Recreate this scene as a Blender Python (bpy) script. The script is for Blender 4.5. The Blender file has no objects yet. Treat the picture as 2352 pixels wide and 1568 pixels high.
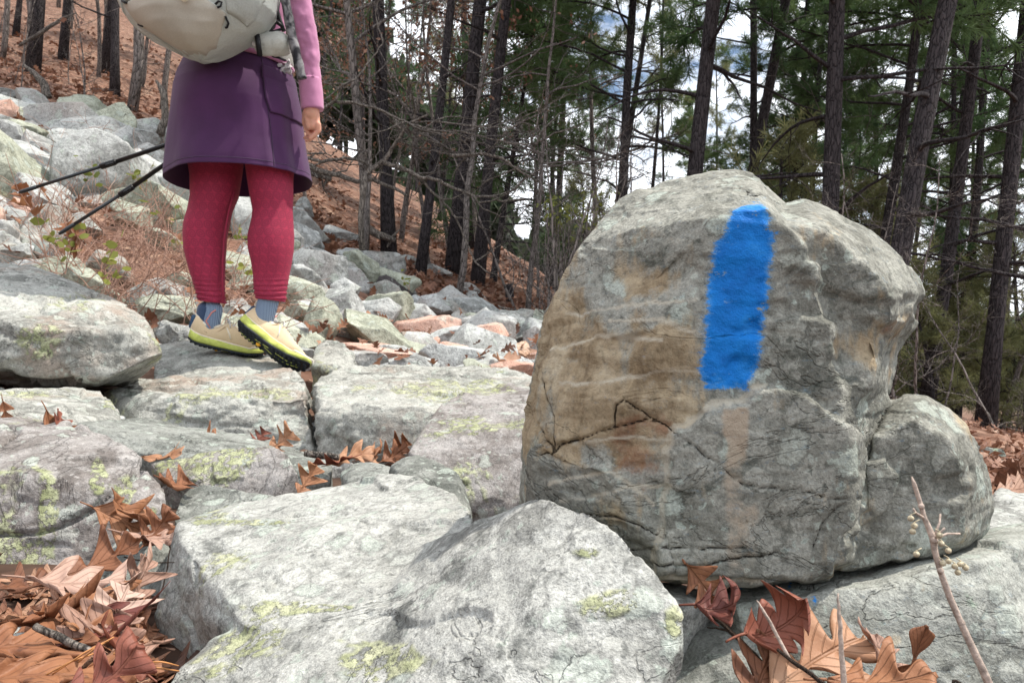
import bpy, bmesh, math, random
import numpy as np
from mathutils import Vector, Matrix, Euler

R = math.radians
sc = bpy.context.scene
col = sc.collection
FPX = 1846.0                      # focal length in reading units (2352 wide picture)

# ------------------------------------------------------------------ camera
cd = bpy.data.cameras.new("camera"); cam = bpy.data.objects.new("camera", cd); col.objects.link(cam)
cam.location = (0, 0, 0); cam.rotation_euler = (R(90), 0, 0)
cd.sensor_width = 36.0; cd.lens = 36.0 * FPX / 2352.0
cd.clip_start = 0.02; cd.clip_end = 3000
cd.dof.use_dof = True; cd.dof.focus_distance = 0.75; cd.dof.aperture_fstop = 34.0
sc.camera = cam

# ------------------------------------------------------------------ light
SUN_EL, SUN_AZ = 62.0, 82.0       # azimuth from +Y towards +X
w = bpy.data.worlds.new("World"); sc.world = w; w.use_nodes = True
nt = w.node_tree; nt.nodes.clear()
wo = nt.nodes.new('ShaderNodeOutputWorld'); bg = nt.nodes.new('ShaderNodeBackground')
sky = nt.nodes.new('ShaderNodeTexSky'); sky.sky_type = 'NISHITA'; sky.sun_disc = False
sky.sun_elevation = R(SUN_EL); sky.sun_rotation = R(SUN_AZ)
tc = nt.nodes.new('ShaderNodeTexCoord'); mp = nt.nodes.new('ShaderNodeMapping'); mp.inputs['Scale'].default_value = (1, 1, 2.6)
cn = nt.nodes.new('ShaderNodeTexNoise'); cn.inputs['Scale'].default_value = 3.2; cn.inputs['Detail'].default_value = 7; cn.inputs['Roughness'].default_value = .6
cr = nt.nodes.new('ShaderNodeValToRGB'); cr.color_ramp.elements[0].position = .37; cr.color_ramp.elements[1].position = .50
mx = nt.nodes.new('ShaderNodeMix'); mx.data_type = 'RGBA'
L = nt.links.new
L(tc.outputs['Generated'], mp.inputs['Vector']); L(mp.outputs[0], cn.inputs['Vector']); L(cn.outputs['Fac'], cr.inputs[0])
L(cr.outputs[0], mx.inputs[0]); L(sky.outputs[0], mx.inputs[6]); mx.inputs[7].default_value = (14.5, 15.0, 15.8, 1)
L(mx.outputs[2], bg.inputs[0]); bg.inputs[1].default_value = 0.115; L(bg.outputs[0], wo.inputs[0])

sd = bpy.data.lights.new("sun", 'SUN'); sd.energy = 5.0; sd.angle = R(.55); sd.color = (1, .93, .83)
sun = bpy.data.objects.new("sun", sd); col.objects.link(sun)
_sv = Vector((math.sin(R(SUN_AZ)) * math.cos(R(SUN_EL)), math.cos(R(SUN_AZ)) * math.cos(R(SUN_EL)), math.sin(R(SUN_EL))))
sun.rotation_euler = _sv.to_track_quat('Z', 'Y').to_euler(); sun.location = _sv * 30
sc.view_settings.view_transform = 'Standard'; sc.view_settings.look = 'None'
sc.view_settings.exposure = 0.16; sc.view_settings.gamma = 1.0

# ------------------------------------------------------------------ helpers
def P(u, v, Y):
    return Vector(((u - 1176) / FPX * Y, Y, -(v - 784) / FPX * Y))

def px(p):
    p = np.asarray(p); return 1176 + FPX * p[:, 0] / p[:, 1], 784 - FPX * p[:, 2] / p[:, 1]

def tag(o, label=None, cat=None, group=None, kind=None):
    if label: o['label'] = label
    if cat: o['category'] = cat
    if group: o['group'] = group
    if kind: o['kind'] = kind
    return o

def empty(name, loc, label=None, cat=None, group=None):
    o = bpy.data.objects.new(name, None); o.location = loc; o.empty_display_size = .05; col.objects.link(o)
    return tag(o, label, cat, group)

def hsh(ix, iy, iz, seed):
    h = (ix.astype(np.int64) * 374761393 + iy.astype(np.int64) * 668265263 + iz.astype(np.int64) * 2147483647 + seed * 144665) & 0xffffffff
    h = ((h ^ (h >> 13)) * 1274126177) & 0xffffffff
    h = (h ^ (h >> 16)) & 0xffffffff
    return h / 4294967295.0

def vnoise(p, seed=0):
    f = np.floor(p); t = p - f; f = f.astype(np.int64); t = t * t * t * (t * (t * 6 - 15) + 10)
    x, y, z = f[:, 0], f[:, 1], f[:, 2]; out = 0
    for i in (0, 1):
        wx = t[:, 0] if i else 1 - t[:, 0]
        for j in (0, 1):
            wy = t[:, 1] if j else 1 - t[:, 1]
            for k in (0, 1):
                wz = t[:, 2] if k else 1 - t[:, 2]
                out = out + wx * wy * wz * hsh(x + i, y + j, z + k, seed)
    return out * 2 - 1

def fbm(p, seed=0, oct=4, rough=.5):
    a, s, o = 1.0, 0.0, 0
    for i in range(oct):
        o = o + a * vnoise(p, seed + i * 17); s += a; a *= rough; p = p * 2.03 + 7.3
    return o / s

def ridge(p, seed=0, oct=3):
    a, s, o = 1.0, 0.0, 0
    for i in range(oct):
        o = o + a * (1 - np.abs(vnoise(p, seed + i * 31))) ** 3; s += a; a *= .55; p = p * 2.1 + 3.1
    return o / s

def facet(V, size, seed):
    """broken, piecewise planar relief: each cell tilts its own way"""
    p = V / np.asarray(size, float); b0 = np.floor(p); best = np.full(len(p), 1e9); off = np.zeros(len(p))
    for i in (-1, 0, 1):
        for j in (-1, 0, 1):
            for k in (-1, 0, 1):
                c = b0 + (i, j, k); ci = c.astype(np.int64); x, y, z = ci[:, 0], ci[:, 1], ci[:, 2]
                s = c + np.column_stack([hsh(x, y, z, seed), hsh(x, y, z, seed + 1), hsh(x, y, z, seed + 2)]); d = p - s; d2 = (d * d).sum(1)
                n = np.column_stack([hsh(x, y, z, seed + 3), hsh(x, y, z, seed + 4), hsh(x, y, z, seed + 5)]) * 2 - 1
                o = (d * n).sum(1) + hsh(x, y, z, seed + 6) * .5; m = d2 < best; best[m] = d2[m]; off[m] = o[m]
    return off

def segdist(u, v, pl):
    d = np.full(u.shape, 1e9)
    for (x0, y0), (x1, y1) in zip(pl[:-1], pl[1:]):
        dx, dy = x1 - x0, y1 - y0; t = np.clip(((u - x0) * dx + (v - y0) * dy) / (dx * dx + dy * dy + 1e-9), 0, 1)
        d = np.minimum(d, np.hypot(u - x0 - t * dx, v - y0 - t * dy))
    return d

def inpoly(u, v, poly):
    c = np.zeros(u.shape, bool); n = len(poly)
    for i in range(n):
        x0, y0 = poly[i]; x1, y1 = poly[(i + 1) % n]
        m = ((y0 > v) != (y1 > v)) & (u < (x1 - x0) * (v - y0) / (y1 - y0 + 1e-12) + x0); c ^= m
    return c

def sstep(x, a, b):
    t = np.clip((x - a) / (b - a), 0, 1); return t * t * (3 - 2 * t)

def mesh_from(name, V, F, mats, midx=None, smooth=True, attrs=None):
    """V (n,3); F list of (m,k) int arrays; midx list of material index per array"""
    me = bpy.data.meshes.new(name); V = np.ascontiguousarray(V, dtype=np.float32)
    me.vertices.add(len(V)); me.vertices.foreach_set('co', V.ravel())
    loops = np.concatenate([f.ravel() for f in F]).astype(np.int32)
    tot = np.concatenate([np.full(len(f), f.shape[1], np.int32) for f in F])
    st = np.concatenate([[0], np.cumsum(tot)[:-1]]).astype(np.int32)
    me.loops.add(len(loops)); me.loops.foreach_set('vertex_index', loops)
    me.polygons.add(len(tot)); me.polygons.foreach_set('loop_start', st)
    try: me.polygons.foreach_set('loop_total', tot)
    except Exception: pass
    if midx is not None:
        mi = np.concatenate([np.full(len(f), m, np.int32) for f, m in zip(F, midx)]); me.polygons.foreach_set('material_index', mi)
    me.polygons.foreach_set('use_smooth', np.full(len(tot), smooth, bool))
    me.update(calc_edges=True); me.validate()
    for m in mats: me.materials.append(m)
    if attrs:
        for k, a in attrs.items():
            a = np.ascontiguousarray(a, dtype=np.float32)
            if a.ndim == 1: at = me.attributes.new(k, 'FLOAT', 'POINT'); at.data.foreach_set('value', a)
            else: at = me.attributes.new(k, 'FLOAT_VECTOR', 'POINT'); at.data.foreach_set('vector', a.ravel())
    return me

class MB:
    def __init__(s): s.V = []; s.F = []; s.M = []; s.n = 0; s.A = []
    def add(s, V, F, mat=0, lc=None):
        V = np.asarray(V, dtype=np.float64).reshape(-1, 3)
        if not isinstance(F, (list, tuple)) or (len(F) and not isinstance(F[0], np.ndarray)): F = [np.asarray(F, dtype=np.int64)]
        for f in F:
            if len(f): s.F.append(f + s.n); s.M.append(mat)
        s.V.append(V); s.n += len(V)
        s.A.append(np.zeros((len(V), 3)) if lc is None else np.asarray(lc))
    def tube(s, pts, rad, sides=8, mat=0, caps=True, wob=0, seed=0):
        pts = np.asarray([tuple(p) for p in pts], float); n = len(pts); rad = np.broadcast_to(np.asarray(rad, float), (n,)) if np.ndim(rad) else np.full(n, rad)
        T = np.gradient(pts, axis=0); T /= np.linalg.norm(T, axis=1)[:, None] + 1e-12
        ref = np.array([0., 0, 1]) if abs(T[0][2]) < .9 else np.array([1., 0, 0])
        a = np.linspace(0, 2 * np.pi, sides, endpoint=False); rings = []
        N = np.cross(T[0], ref); N /= np.linalg.norm(N)
        for i in range(n):
            N = N - T[i] * N.dot(T[i]); N /= np.linalg.norm(N) + 1e-12; B = np.cross(T[i], N)
            rings.append(pts[i] + rad[i] * (np.cos(a)[:, None] * N + np.sin(a)[:, None] * B))
        V = np.concatenate(rings)
        s.loftV(V, n, sides, mat, caps)
    def loftV(s, V, n, k, mat=0, caps=True, closed=True, lc=None):
        kk = k if closed else k - 1
        i = np.arange(n - 1)[:, None] * k; j = np.arange(kk)[None, :]; j2 = (j + 1) % k
        F = np.stack([i + j, i + j2, i + k + j2, i + k + j], -1).reshape(-1, 4)
        Fs = [F]
        if caps and closed:
            Fs.append(np.arange(k)[None, ::-1].copy()); Fs.append((np.arange(k) + (n - 1) * k)[None, :])
        V = np.asarray(V).reshape(-1, 3)
        for f in Fs: s.F.append(f + s.n); s.M.append(mat)
        s.V.append(V); s.n += len(V); s.A.append(np.zeros((len(V), 3)) if lc is None else lc)
    def capsule(s, p0, r0, p1, r1, mat=0, sides=14):
        p0 = np.array(p0, float); p1 = np.array(p1, float); d = p1 - p0; l = np.linalg.norm(d); d /= l
        pts, rad = [], []
        for a in np.linspace(-88, 0, 6): pts.append(p0 + d * r0 * math.sin(R(a))); rad.append(r0 * math.cos(R(a)))
        for a in np.linspace(0, 88, 6): pts.append(p1 + d * r1 * math.sin(R(a))); rad.append(r1 * math.cos(R(a)))
        s.tube(pts, np.array(rad), sides, mat)
    def ball(s, c, r, mat=0, n=12):
        r = np.broadcast_to(np.asarray(r, float), (3,)); c = np.asarray(c, float)
        ph = np.linspace(R(2), R(178), n); a = np.linspace(0, 2 * np.pi, 2 * n, endpoint=False)
        V = np.stack([np.sin(ph)[:, None] * np.cos(a), np.sin(ph)[:, None] * np.sin(a), np.cos(ph)[:, None] * np.ones_like(a)], -1).reshape(-1, 3) * r + c
        s.loftV(V, n, 2 * n, mat)
    def arrays(s): return np.concatenate(s.V), s.F, s.M, np.concatenate(s.A)
    def mesh(s, name, mats, smooth=True, origin=None, lc=False):
        V, F, M, A = s.arrays()
        if origin is not None: V = V - np.array(origin)
        return mesh_from(name, V, F, mats, M, smooth, {'lc': A} if lc else None)
    def build(s, name, mats, parent=None, smooth=True, origin=(0, 0, 0), lc=False):
        """vertices are world coordinates; origin = world position of the object (or of the parent)"""
        mats = mats if isinstance(mats, (list, tuple)) else [mats]
        if parent is not None: origin = parent['_o'] if '_o' in parent else parent.location
        me = s.mesh(name, mats, smooth, origin, lc); o = bpy.data.objects.new(name, me); col.objects.link(o)
        if parent is not None: o.parent = parent
        else: o.location = origin
        return o

def hull_mesh(groups):
    bm = bmesh.new()
    for g in groups:
        b2 = bmesh.new()
        for p in g: b2.verts.new(p)
        r = bmesh.ops.convex_hull(b2, input=b2.verts)
        dele = [e for e in r['geom_interior'] if isinstance(e, bmesh.types.BMVert)]
        bmesh.ops.delete(b2, geom=dele, context='VERTS')
        m = bpy.data.meshes.new('h'); b2.to_mesh(m); b2.free(); bm.from_mesh(m); bpy.data.meshes.remove(m)
    bmesh.ops.recalc_face_normals(bm, faces=bm.faces)
    me = bpy.data.meshes.new('hull'); bm.to_mesh(me); bm.free(); return me

def remesh(me, voxel, smooth_it=4, fac=.6):
    o = bpy.data.objects.new('tmp', me); col.objects.link(o)
    m = o.modifiers.new('r', 'REMESH'); m.mode = 'VOXEL'; m.voxel_size = voxel; m.adaptivity = 0
    if smooth_it: s = o.modifiers.new('s', 'SMOOTH'); s.factor = fac; s.iterations = smooth_it
    dg = bpy.context.evaluated_depsgraph_get(); dg.update(); m2 = bpy.data.meshes.new_from_object(o.evaluated_get(dg))
    bpy.data.objects.remove(o); bpy.data.meshes.remove(me); return m2

def getco(me):
    a = np.empty(len(me.vertices) * 3, np.float32); me.vertices.foreach_get('co', a); return a.reshape(-1, 3).astype(np.float64)
def getno(me):
    a = np.empty(len(me.vertices) * 3, np.float32); me.vertex_normals.foreach_get('vector', a); return a.reshape(-1, 3).astype(np.float64)
def setco(me, V): me.vertices.foreach_set('co', np.ascontiguousarray(V, dtype=np.float32).ravel()); me.update()

def zone(u):
    for lim, t in ((-50, 'beyond the left edge'), (230, 'at the far left'), (430, 'above the trekking poles'), (700, 'behind the hiker'), (900, 'just right of the pink sleeve'), (1080, 'behind the crooked grey oak'), (1250, 'left of the blazed boulder'), (1450, 'over the left shoulder of the boulder'), (1620, 'over the flat top of the boulder'), (1800, 'over the blue blaze'), (1980, 'over the right shoulder of the boulder'), (2180, 'right of the boulder'), (2400, 'at the right edge')):
        if u < lim: return t
    return 'beyond the right edge'
# ------------------------------------------------------------------ materials
class NB:
    def __init__(s, name):
        s.m = bpy.data.materials.new(name); s.m.use_nodes = True; s.t = s.m.node_tree; s.N = s.t.nodes; s.N.clear()
        s.out = s.N.new('ShaderNodeOutputMaterial'); s.b = s.N.new('ShaderNodeBsdfPrincipled'); s.L(s.b.outputs[0], s.out.inputs[0])
        s.b.inputs['Specular IOR Level'].default_value = .25
    def L(s, a, b): s.t.links.new(a, b)
    def put(s, x, inp):
        if hasattr(x, 'links') or hasattr(x, 'is_linked'): s.L(x, inp)
        else:
            if isinstance(x, (tuple, list)) and len(x) == 3 and inp.type == 'RGBA': x = (*x, 1)
            inp.default_value = x
    def math(s, op, a, b=0.0, c=None, clamp=False):
        n = s.N.new('ShaderNodeMath'); n.operation = op; n.use_clamp = clamp; s.put(a, n.inputs[0]); s.put(b, n.inputs[1])
        if c is not None: s.put(c, n.inputs[2])
        return n.outputs[0]
    def mix(s, f, a, b, mode='MIX'):
        n = s.N.new('ShaderNodeMix'); n.data_type = 'RGBA'; n.blend_type = mode; s.put(f, n.inputs[0]); s.put(a, n.inputs[6]); s.put(b, n.inputs[7]); return n.outputs[2]
    def vm(s, op, a, b):
        n = s.N.new('ShaderNodeVectorMath'); n.operation = op; s.put(a, n.inputs[0]); s.put(b, n.inputs[1]); return n.outputs[0]
    def co(s, kind='Object', scale=(1, 1, 1), rnd=True, rot=(0, 0, 0)):
        t = s.N.new('ShaderNodeTexCoord'); c = t.outputs[kind]
        if rnd:
            oi = s.N.new('ShaderNodeObjectInfo'); c = s.vm('ADD', c, s.vm('SCALE', oi.outputs['Random'], (0, 0, 0)) if False else s.rv(oi))
        m = s.N.new('ShaderNodeMapping'); m.inputs['Scale'].default_value = scale; m.inputs['Rotation'].default_value = rot; s.L(c, m.inputs[0]); return m.outputs[0]
    def rv(s, oi):
        n = s.N.new('ShaderNodeCombineXYZ'); s.L(s.math('MULTIPLY', oi.outputs['Random'], 37.0), n.inputs[0]); s.L(s.math('MULTIPLY', oi.outputs['Random'], -91.0), n.inputs[1]); s.L(s.math('MULTIPLY', oi.outputs['Random'], 13.0), n.inputs[2]); return n.outputs[0]
    def noise(s, v, scale, det=4, rough=.55, dist=0, col=False):
        n = s.N.new('ShaderNodeTexNoise'); n.inputs['Scale'].default_value = scale; n.inputs['Detail'].default_value = det; n.inputs['Roughness'].default_value = rough; n.inputs['Distortion'].default_value = dist
        s.L(v, n.inputs['Vector']); return n.outputs['Color' if col else 'Fac']
    def vor(s, v, scale, feat='F1', out='Distance', rnd=1.0):
        n = s.N.new('ShaderNodeTexVoronoi'); n.feature = feat; n.inputs['Scale'].default_value = scale; n.inputs['Randomness'].default_value = rnd; s.L(v, n.inputs['Vector']); return n.outputs[out]
    def ss(s, x, a, b):
        n = s.N.new('ShaderNodeMapRange'); n.interpolation_type = 'SMOOTHSTEP'; s.put(x, n.inputs[0]); n.inputs[1].default_value = a; n.inputs[2].default_value = b; return n.outputs[0]
    def ramp(s, x, stops):
        n = s.N.new('ShaderNodeValToRGB'); e = n.color_ramp.elements
        while len(e) < len(stops): e.new(.5)
        for k, (p, c) in enumerate(stops): e[k].position = p; e[k].color = (*c, 1)
        s.put(x, n.inputs[0]); return n.outputs[0]
    def bump(s, h, dist, strength=1.0, prev=None):
        n = s.N.new('ShaderNodeBump'); n.inputs['Strength'].default_value = strength; n.inputs['Distance'].default_value = dist; s.put(h, n.inputs['Height'])
        if prev is not None: s.L(prev, n.inputs['Normal'])
        return n.outputs[0]
    def attr(s, name, out='Fac'):
        n = s.N.new('ShaderNodeAttribute'); n.attribute_name = name; return n.outputs[out]
    def done(s, color=None, rough=.8, normal=None, **kw):
        if color is not None: s.put(color, s.b.inputs['Base Color'])
        s.put(rough, s.b.inputs['Roughness'])
        if normal is not None: s.L(normal, s.b.inputs['Normal'])
        for k, v in kw.items(): s.put(v, s.b.inputs[k.replace('_', ' ')])
        return s.m

def simple(name, c, rough=.7, nscale=40, var=.25, bump=.0005, **kw):
    b = NB(name); v = b.co(); n = b.noise(v, nscale, 5, .6)
    lo = tuple(x * (1 - var) for x in c); hi = tuple(min(1, x * (1 + var)) for x in c)
    return b.done(b.ramp(n, [(.3, lo), (.7, hi)]), rough, b.bump(n, bump), **kw)

def rock_mat(name, base, light, dark, sc_=1.0, lich=.5, yel=.3, drk=.4, strata=(1, 1, 2.2), rot=(0.1, .25, 0), blaze=False, ylo=(.29, .31, .18), yhi=(.46, .47, .32), bmp=1.0, tint=None):
    b = NB(name); v0 = b.co(); v = b.co(scale=strata, rot=rot)
    warp = b.noise(v0, 9 * sc_, 3, .5, col=True); vw = b.vm('ADD', v0, b.vm('MULTIPLY', b.vm('SUBTRACT', warp, (.5, .5, .5)), (.05 / sc_,) * 3))
    big = b.noise(v, 4.5 * sc_, 6, .62, .6); mid = b.noise(v0, 24 * sc_, 7, .68, 0); fine = b.noise(v0, 170 * sc_, 5, .7); grain = b.noise(v0, 520 * sc_, 2, .6)
    c = b.ramp(big, [(.28, tuple(x * .55 for x in base)), (.45, base), (.64, light)])
    c = b.mix(b.ss(mid, .44, .64), c, light)
    if tint is not None: c = b.mix(b.ss(b.noise(v0, 5.5 * sc_, 4, .6), .5, .68), c, tint)
    # grey crust lichens: roundish cells with dark rims
    vw = b.vm('ADD', vw, b.vm('MULTIPLY', b.vm('SUBTRACT', b.noise(v0, 60 * sc_, 4, .6, col=True), (.5, .5, .5)), (.022 / sc_,) * 3))
    vd = b.math('ADD', b.vor(vw, 34 * sc_), b.math('MULTIPLY', b.math('SUBTRACT', fine, .5), .5)); vc = b.vor(vw, 34 * sc_, out='Color'); sep = b.N.new('ShaderNodeSeparateColor'); b.L(vc, sep.inputs[0])
    area = b.noise(v0, 7 * sc_, 3, .6)
    pick = b.ss(b.math('ADD', sep.outputs[0], b.math('MULTIPLY', area, 1.1)), 1.62 - lich, 1.66 - lich)
    patch = b.math('MULTIPLY', pick, b.math('SUBTRACT', 1.0, b.ss(vd, .36, .44)))
    pcol = b.mix(b.ss(sep.outputs[1], .3, .7), tuple(min(.8, x * 1.12) for x in light), (.40, .45, .40))
    c = b.mix(b.math('MULTIPLY', patch, .55), c, pcol)
    rim = b.math('MULTIPLY', pick, b.math('MULTIPLY', b.ss(vd, .34, .42), b.math('SUBTRACT', 1.0, b.ss(vd, .46, .55))))
    c = b.mix(b.math('MULTIPLY', rim, .3), c, dark)
    v2 = b.vor(vw, 105 * sc_); v2c = b.N.new('ShaderNodeSeparateColor'); b.L(b.vor(vw, 105 * sc_, out='Color'), v2c.inputs[0])
    sm2 = b.math('MULTIPLY', b.math('SUBTRACT', 1.0, b.ss(b.math('ADD', v2, b.math('MULTIPLY', b.math('SUBTRACT', grain, .5), .4)), .28, .40)), b.ss(b.math('ADD', v2c.outputs[0], area), 1.30 - lich * .5, 1.34 - lich * .5))
    c = b.mix(b.math('MULTIPLY', sm2, .6), c, pcol)
    spk = b.math('MULTIPLY', b.ss(v2c.outputs[1], .80, .84), b.math('SUBTRACT', 1.0, b.ss(v2, .15, .30))); c = b.mix(b.math('MULTIPLY', spk, .6), c, dark)
    # dark biofilm streaks
    dn = b.noise(v, 13 * sc_, 8, .72, .5); dm = b.math('MULTIPLY', b.ss(dn, .66 - drk * .22, .80 - drk * .22), .8)
    c = b.mix(dm, c, dark)
    # hairline cracks
    cn_ = b.noise(v, 6 * sc_, 5, .6, 1.2); cr_ = b.math('ABSOLUTE', b.math('SUBTRACT', cn_, .5)); crk = b.math('SUBTRACT', 1.0, b.ss(cr_, .0, .012))
    crk = b.math('MULTIPLY', crk, b.ss(b.noise(v0, 3.3 * sc_, 2), .5, .6))
    c = b.mix(b.math('MULTIPLY', crk, .3), c, tuple(x * .6 for x in dark))
    # yellow green lichen crusts
    ya = b.noise(v0, 5.2 * sc_, 5, .66, .4); yf = b.noise(v0, 75 * sc_, 5, .7)
    ya = b.math('ADD', ya, b.math('MULTIPLY', b.attr('yl'), .30)); ym = b.math('MULTIPLY', b.ss(ya, .70 - yel * .26, .76 - yel * .26), b.ss(yf, .44, .53))
    yc = b.mix(b.ss(b.noise(v0, 30 * sc_, 3), .35, .65), ylo, yhi)
    c = b.mix(ym, c, yc)
    # grain
    g = b.ramp(fine, [(.32, (.45, .45, .44)), (.45, (.92, .92, .92)), (.68, (1.22, 1.22, 1.21))])
    c = b.mix(.75, c, g, 'MULTIPLY')
    c = b.mix(.5, c, b.ramp(grain, [(.36, (.6, .6, .6)), (.62, (1.22, 1.22, 1.22))]), 'MULTIPLY')
    h = b.math('ADD', b.math('MULTIPLY', mid, 1.0), b.math('MULTIPLY', fine, .28))
    h = b.math('ADD', h, b.math('MULTIPLY', patch, .06)); h = b.math('ADD', h, b.math('MULTIPLY', b.math('MULTIPLY', ym, yf), .5)); h = b.math('SUBTRACT', h, b.math('MULTIPLY', crk, .2))
    if blaze:
        tanm = b.attr('tan'); tn = b.noise(b.co(scale=(2.2, 2.2, .8)), 14, 7, .65, .4)
        tcol = b.ramp(tn, [(.3, (.13, .09, .052)), (.42, (.26, .195, .118)), (.58, (.37, .30, .20)), (.75, (.48, .42, .31))])
        bn = b.math('MULTIPLY', b.math('SUBTRACT', b.noise(v0, 16, 6, .65, .5), .5), 2.0); strk = b.math('MULTIPLY', b.math('SUBTRACT', b.noise(b.co(scale=(5, 2, .7)), 9, 5, .6), .5), 1.8); tm = b.ss(b.math('ADD', b.math('ADD', tanm, b.math('ADD', bn, strk)), b.math('MULTIPLY', b.math('SUBTRACT', mid, .5), 1.2)), .3, .75)
        c = b.mix(b.math('MULTIPLY', tm, .92), c, b.mix(.7, tcol, g, 'MULTIPLY'))
        rst = b.ss(b.math('ADD', b.attr('rust'), b.math('ADD', bn, b.math('MULTIPLY', b.math('SUBTRACT', mid, .5), 1.8))), .45, .95)
        c = b.mix(b.math('MULTIPLY', rst, .65), c, (.20, .085, .045))
        pal = b.ss(b.math('ADD', b.attr('pale'), b.math('MULTIPLY', b.math('SUBTRACT', mid, .5), 2.2)), .35, .9)
        c = b.mix(b.math('MULTIPLY', pal, .85), c, (.37, .30, .225))
        vein = b.math('MULTIPLY', b.attr('vein'), b.ss(b.noise(v0, 40, 4), .25, .5)); c = b.mix(b.math('MULTIPLY', vein, .8), c, (.46, .42, .34))
        ck = b.attr('crack'); ckm = b.ss(b.math('ADD', ck, b.math('MULTIPLY', b.math('SUBTRACT', mid, .5), .55)), .80, .97); c = b.mix(b.math('MULTIPLY', ckm, .85), c, (.03, .022, .016))
        pn = b.noise(b.co(scale=(.65, 1, 1.5)), 110, 9, .85); pl = b.math('ADD', b.attr('paint'), b.math('MULTIPLY', b.math('SUBTRACT', pn, .5), 2.6))
        pl = b.math('SUBTRACT', pl, b.math('MULTIPLY', b.ss(b.noise(b.co(scale=(.7, 1, 1.6)), 75, 5, .7), .595, .70), .8))
        pm = b.ss(pl, .43, .57)
        pv = b.noise(v0, 34, 5, .6); pc = b.ramp(pv, [(.3, (.0, .105, .40)), (.55, (.003, .17, .56)), (.75, (.03, .25, .65))])
        halo = b.ss(pl, .12, .5); c = b.mix(b.math('MULTIPLY', halo, .28), c, (.10, .26, .42))
        thin = b.math('SUBTRACT', 1.0, b.ss(pl, .6, .86)); pc = b.mix(b.math('MULTIPLY', thin, .35), pc, (.10, .32, .62))
        c = b.mix(pm, c, pc); rough = b.math('SUBTRACT', .88, b.math('MULTIPLY', pm, .18))
        h = b.math('SUBTRACT', h, b.math('MULTIPLY', ckm, .8))
    else: rough = .9
    nrm = b.bump(h, .006 / sc_ * bmp, 1.0); nrm = b.bump(grain, .0007 / sc_, .8, nrm)
    return b.done(c, rough, nrm)

M = {}
M['blaze'] = rock_mat('blaze_boulder_stone', (.165, .165, .142), (.30, .30, .265), (.05, .058, .048), 1.0, .6, .08, .46, (1, 1, 2.0), (0, -.12, 0), blaze=True, bmp=.75)
M['slab'] = rock_mat('pale_lichen_stone', (.262, .265, .248), (.435, .44, .415), (.085, .09, .085), .9, .85, .34, .62, (1, 1, 1.5), (0.1, .2, .5))
M['purple'] = rock_mat('purplish_stone', (.17, .152, .142), (.32, .305, .295), (.08, .072, .065), .9, .55, .55, .2, (2.2, 1, 1), (0, .2, 0), ylo=(.26, .28, .15), yhi=(.43, .45, .29))
M['ledge'] = rock_mat('grey_ledge_stone', (.238, .24, .22), (.41, .412, .38), (.075, .078, .07), .7, .55, .42, .4, (1, 1, 2.2), (0, .1, 0), tint=(.30, .25, .21))
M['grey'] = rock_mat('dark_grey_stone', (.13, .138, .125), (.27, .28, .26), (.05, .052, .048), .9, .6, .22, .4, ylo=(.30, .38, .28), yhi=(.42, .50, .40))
M['talus'] = rock_mat('pale_talus_stone', (.27, .28, .27), (.46, .475, .465), (.13, .125, .12), .3, .4, .2, .3, tint=(.33, .31, .29))
M['taluswarm'] = rock_mat('green_grey_talus_stone', (.27, .285, .225), (.42, .44, .36), (.13, .13, .10), .3, .5, .4, .3)
M['pink'] = rock_mat('pink_talus_stone', (.42, .24, .18), (.58, .40, .33), (.22, .14, .12), .3, .2, .02, .15)
M['orange'] = rock_mat('orange_talus_stone', (.48, .25, .13), (.55, .42, .33), (.2, .12, .09), .3, .2, .02, .1)
M['blackwhite'] = rock_mat('black_spotted_stone', (.05, .045, .045), (.07, .06, .06), (.03, .03, .03), .35, .75, .0, .1)

def bark_mat(name, lo, hi, sc_=1.0):
    b = NB(name); v = b.co(scale=(1, 1, .22)); n = b.noise(v, 26 * sc_, 6, .7, .4); d = b.vor(b.vm('ADD', v, b.vm('MULTIPLY', b.noise(v, 12 * sc_, 3, col=True), (.06,) * 3)), 17 * sc_, 'DISTANCE_TO_EDGE')
    c = b.ramp(n, [(.3, lo), (.7, hi)]); c = b.mix(b.math('SUBTRACT', 1.0, b.ss(d, .0, .1)), c, tuple(x * .35 for x in lo))
    return b.done(c, .95, b.bump(b.math('ADD', b.math('MULTIPLY', b.ss(d, 0, .2), .6), n), .02))
M['bark'] = bark_mat('pine_bark', (.034, .030, .034), (.095, .082, .085), 2.2)
M['barkgrey'] = bark_mat('grey_bark', (.13, .115, .105), (.34, .30, .28), 1.6)
M['deadwood'] = bark_mat('weathered_wood', (.14, .12, .105), (.40, .355, .31), 3)
M['twigdark'] = bark_mat('dark_twig', (.06, .04, .03), (.16, .11, .08), 12)

def foliage(name, lo, hi, tr=.35):
    b = NB(name); oi = b.N.new('ShaderNodeObjectInfo'); n = b.noise(b.co(), 2.2, 4, .6)
    c = b.ramp(b.math('ADD', b.math('MULTIPLY', n, .8), b.math('MULTIPLY', b.attr('lc', 'Vector') if False else oi.outputs['Random'], .25)), [(.3, lo), (.75, hi)])
    m = b.done(c, .6); tl = b.N.new('ShaderNodeBsdfTranslucent'); b.L(c, tl.inputs[0]); ms = b.N.new('ShaderNodeMixShader'); ms.inputs[0].default_value = tr
    b.L(b.b.outputs[0], ms.inputs[1]); b.L(tl.outputs[0], ms.inputs[2]); b.L(ms.outputs[0], b.out.inputs[0]); return m
M['needle'] = foliage('pine_needles', (.055, .115, .05), (.16, .23, .09), .42)
M['needleolive'] = foliage('olive_needles', (.13, .15, .065), (.27, .27, .13), .45)
M['farneedle'] = foliage('far_foliage', (.05, .075, .045), (.12, .13, .075))
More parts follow.
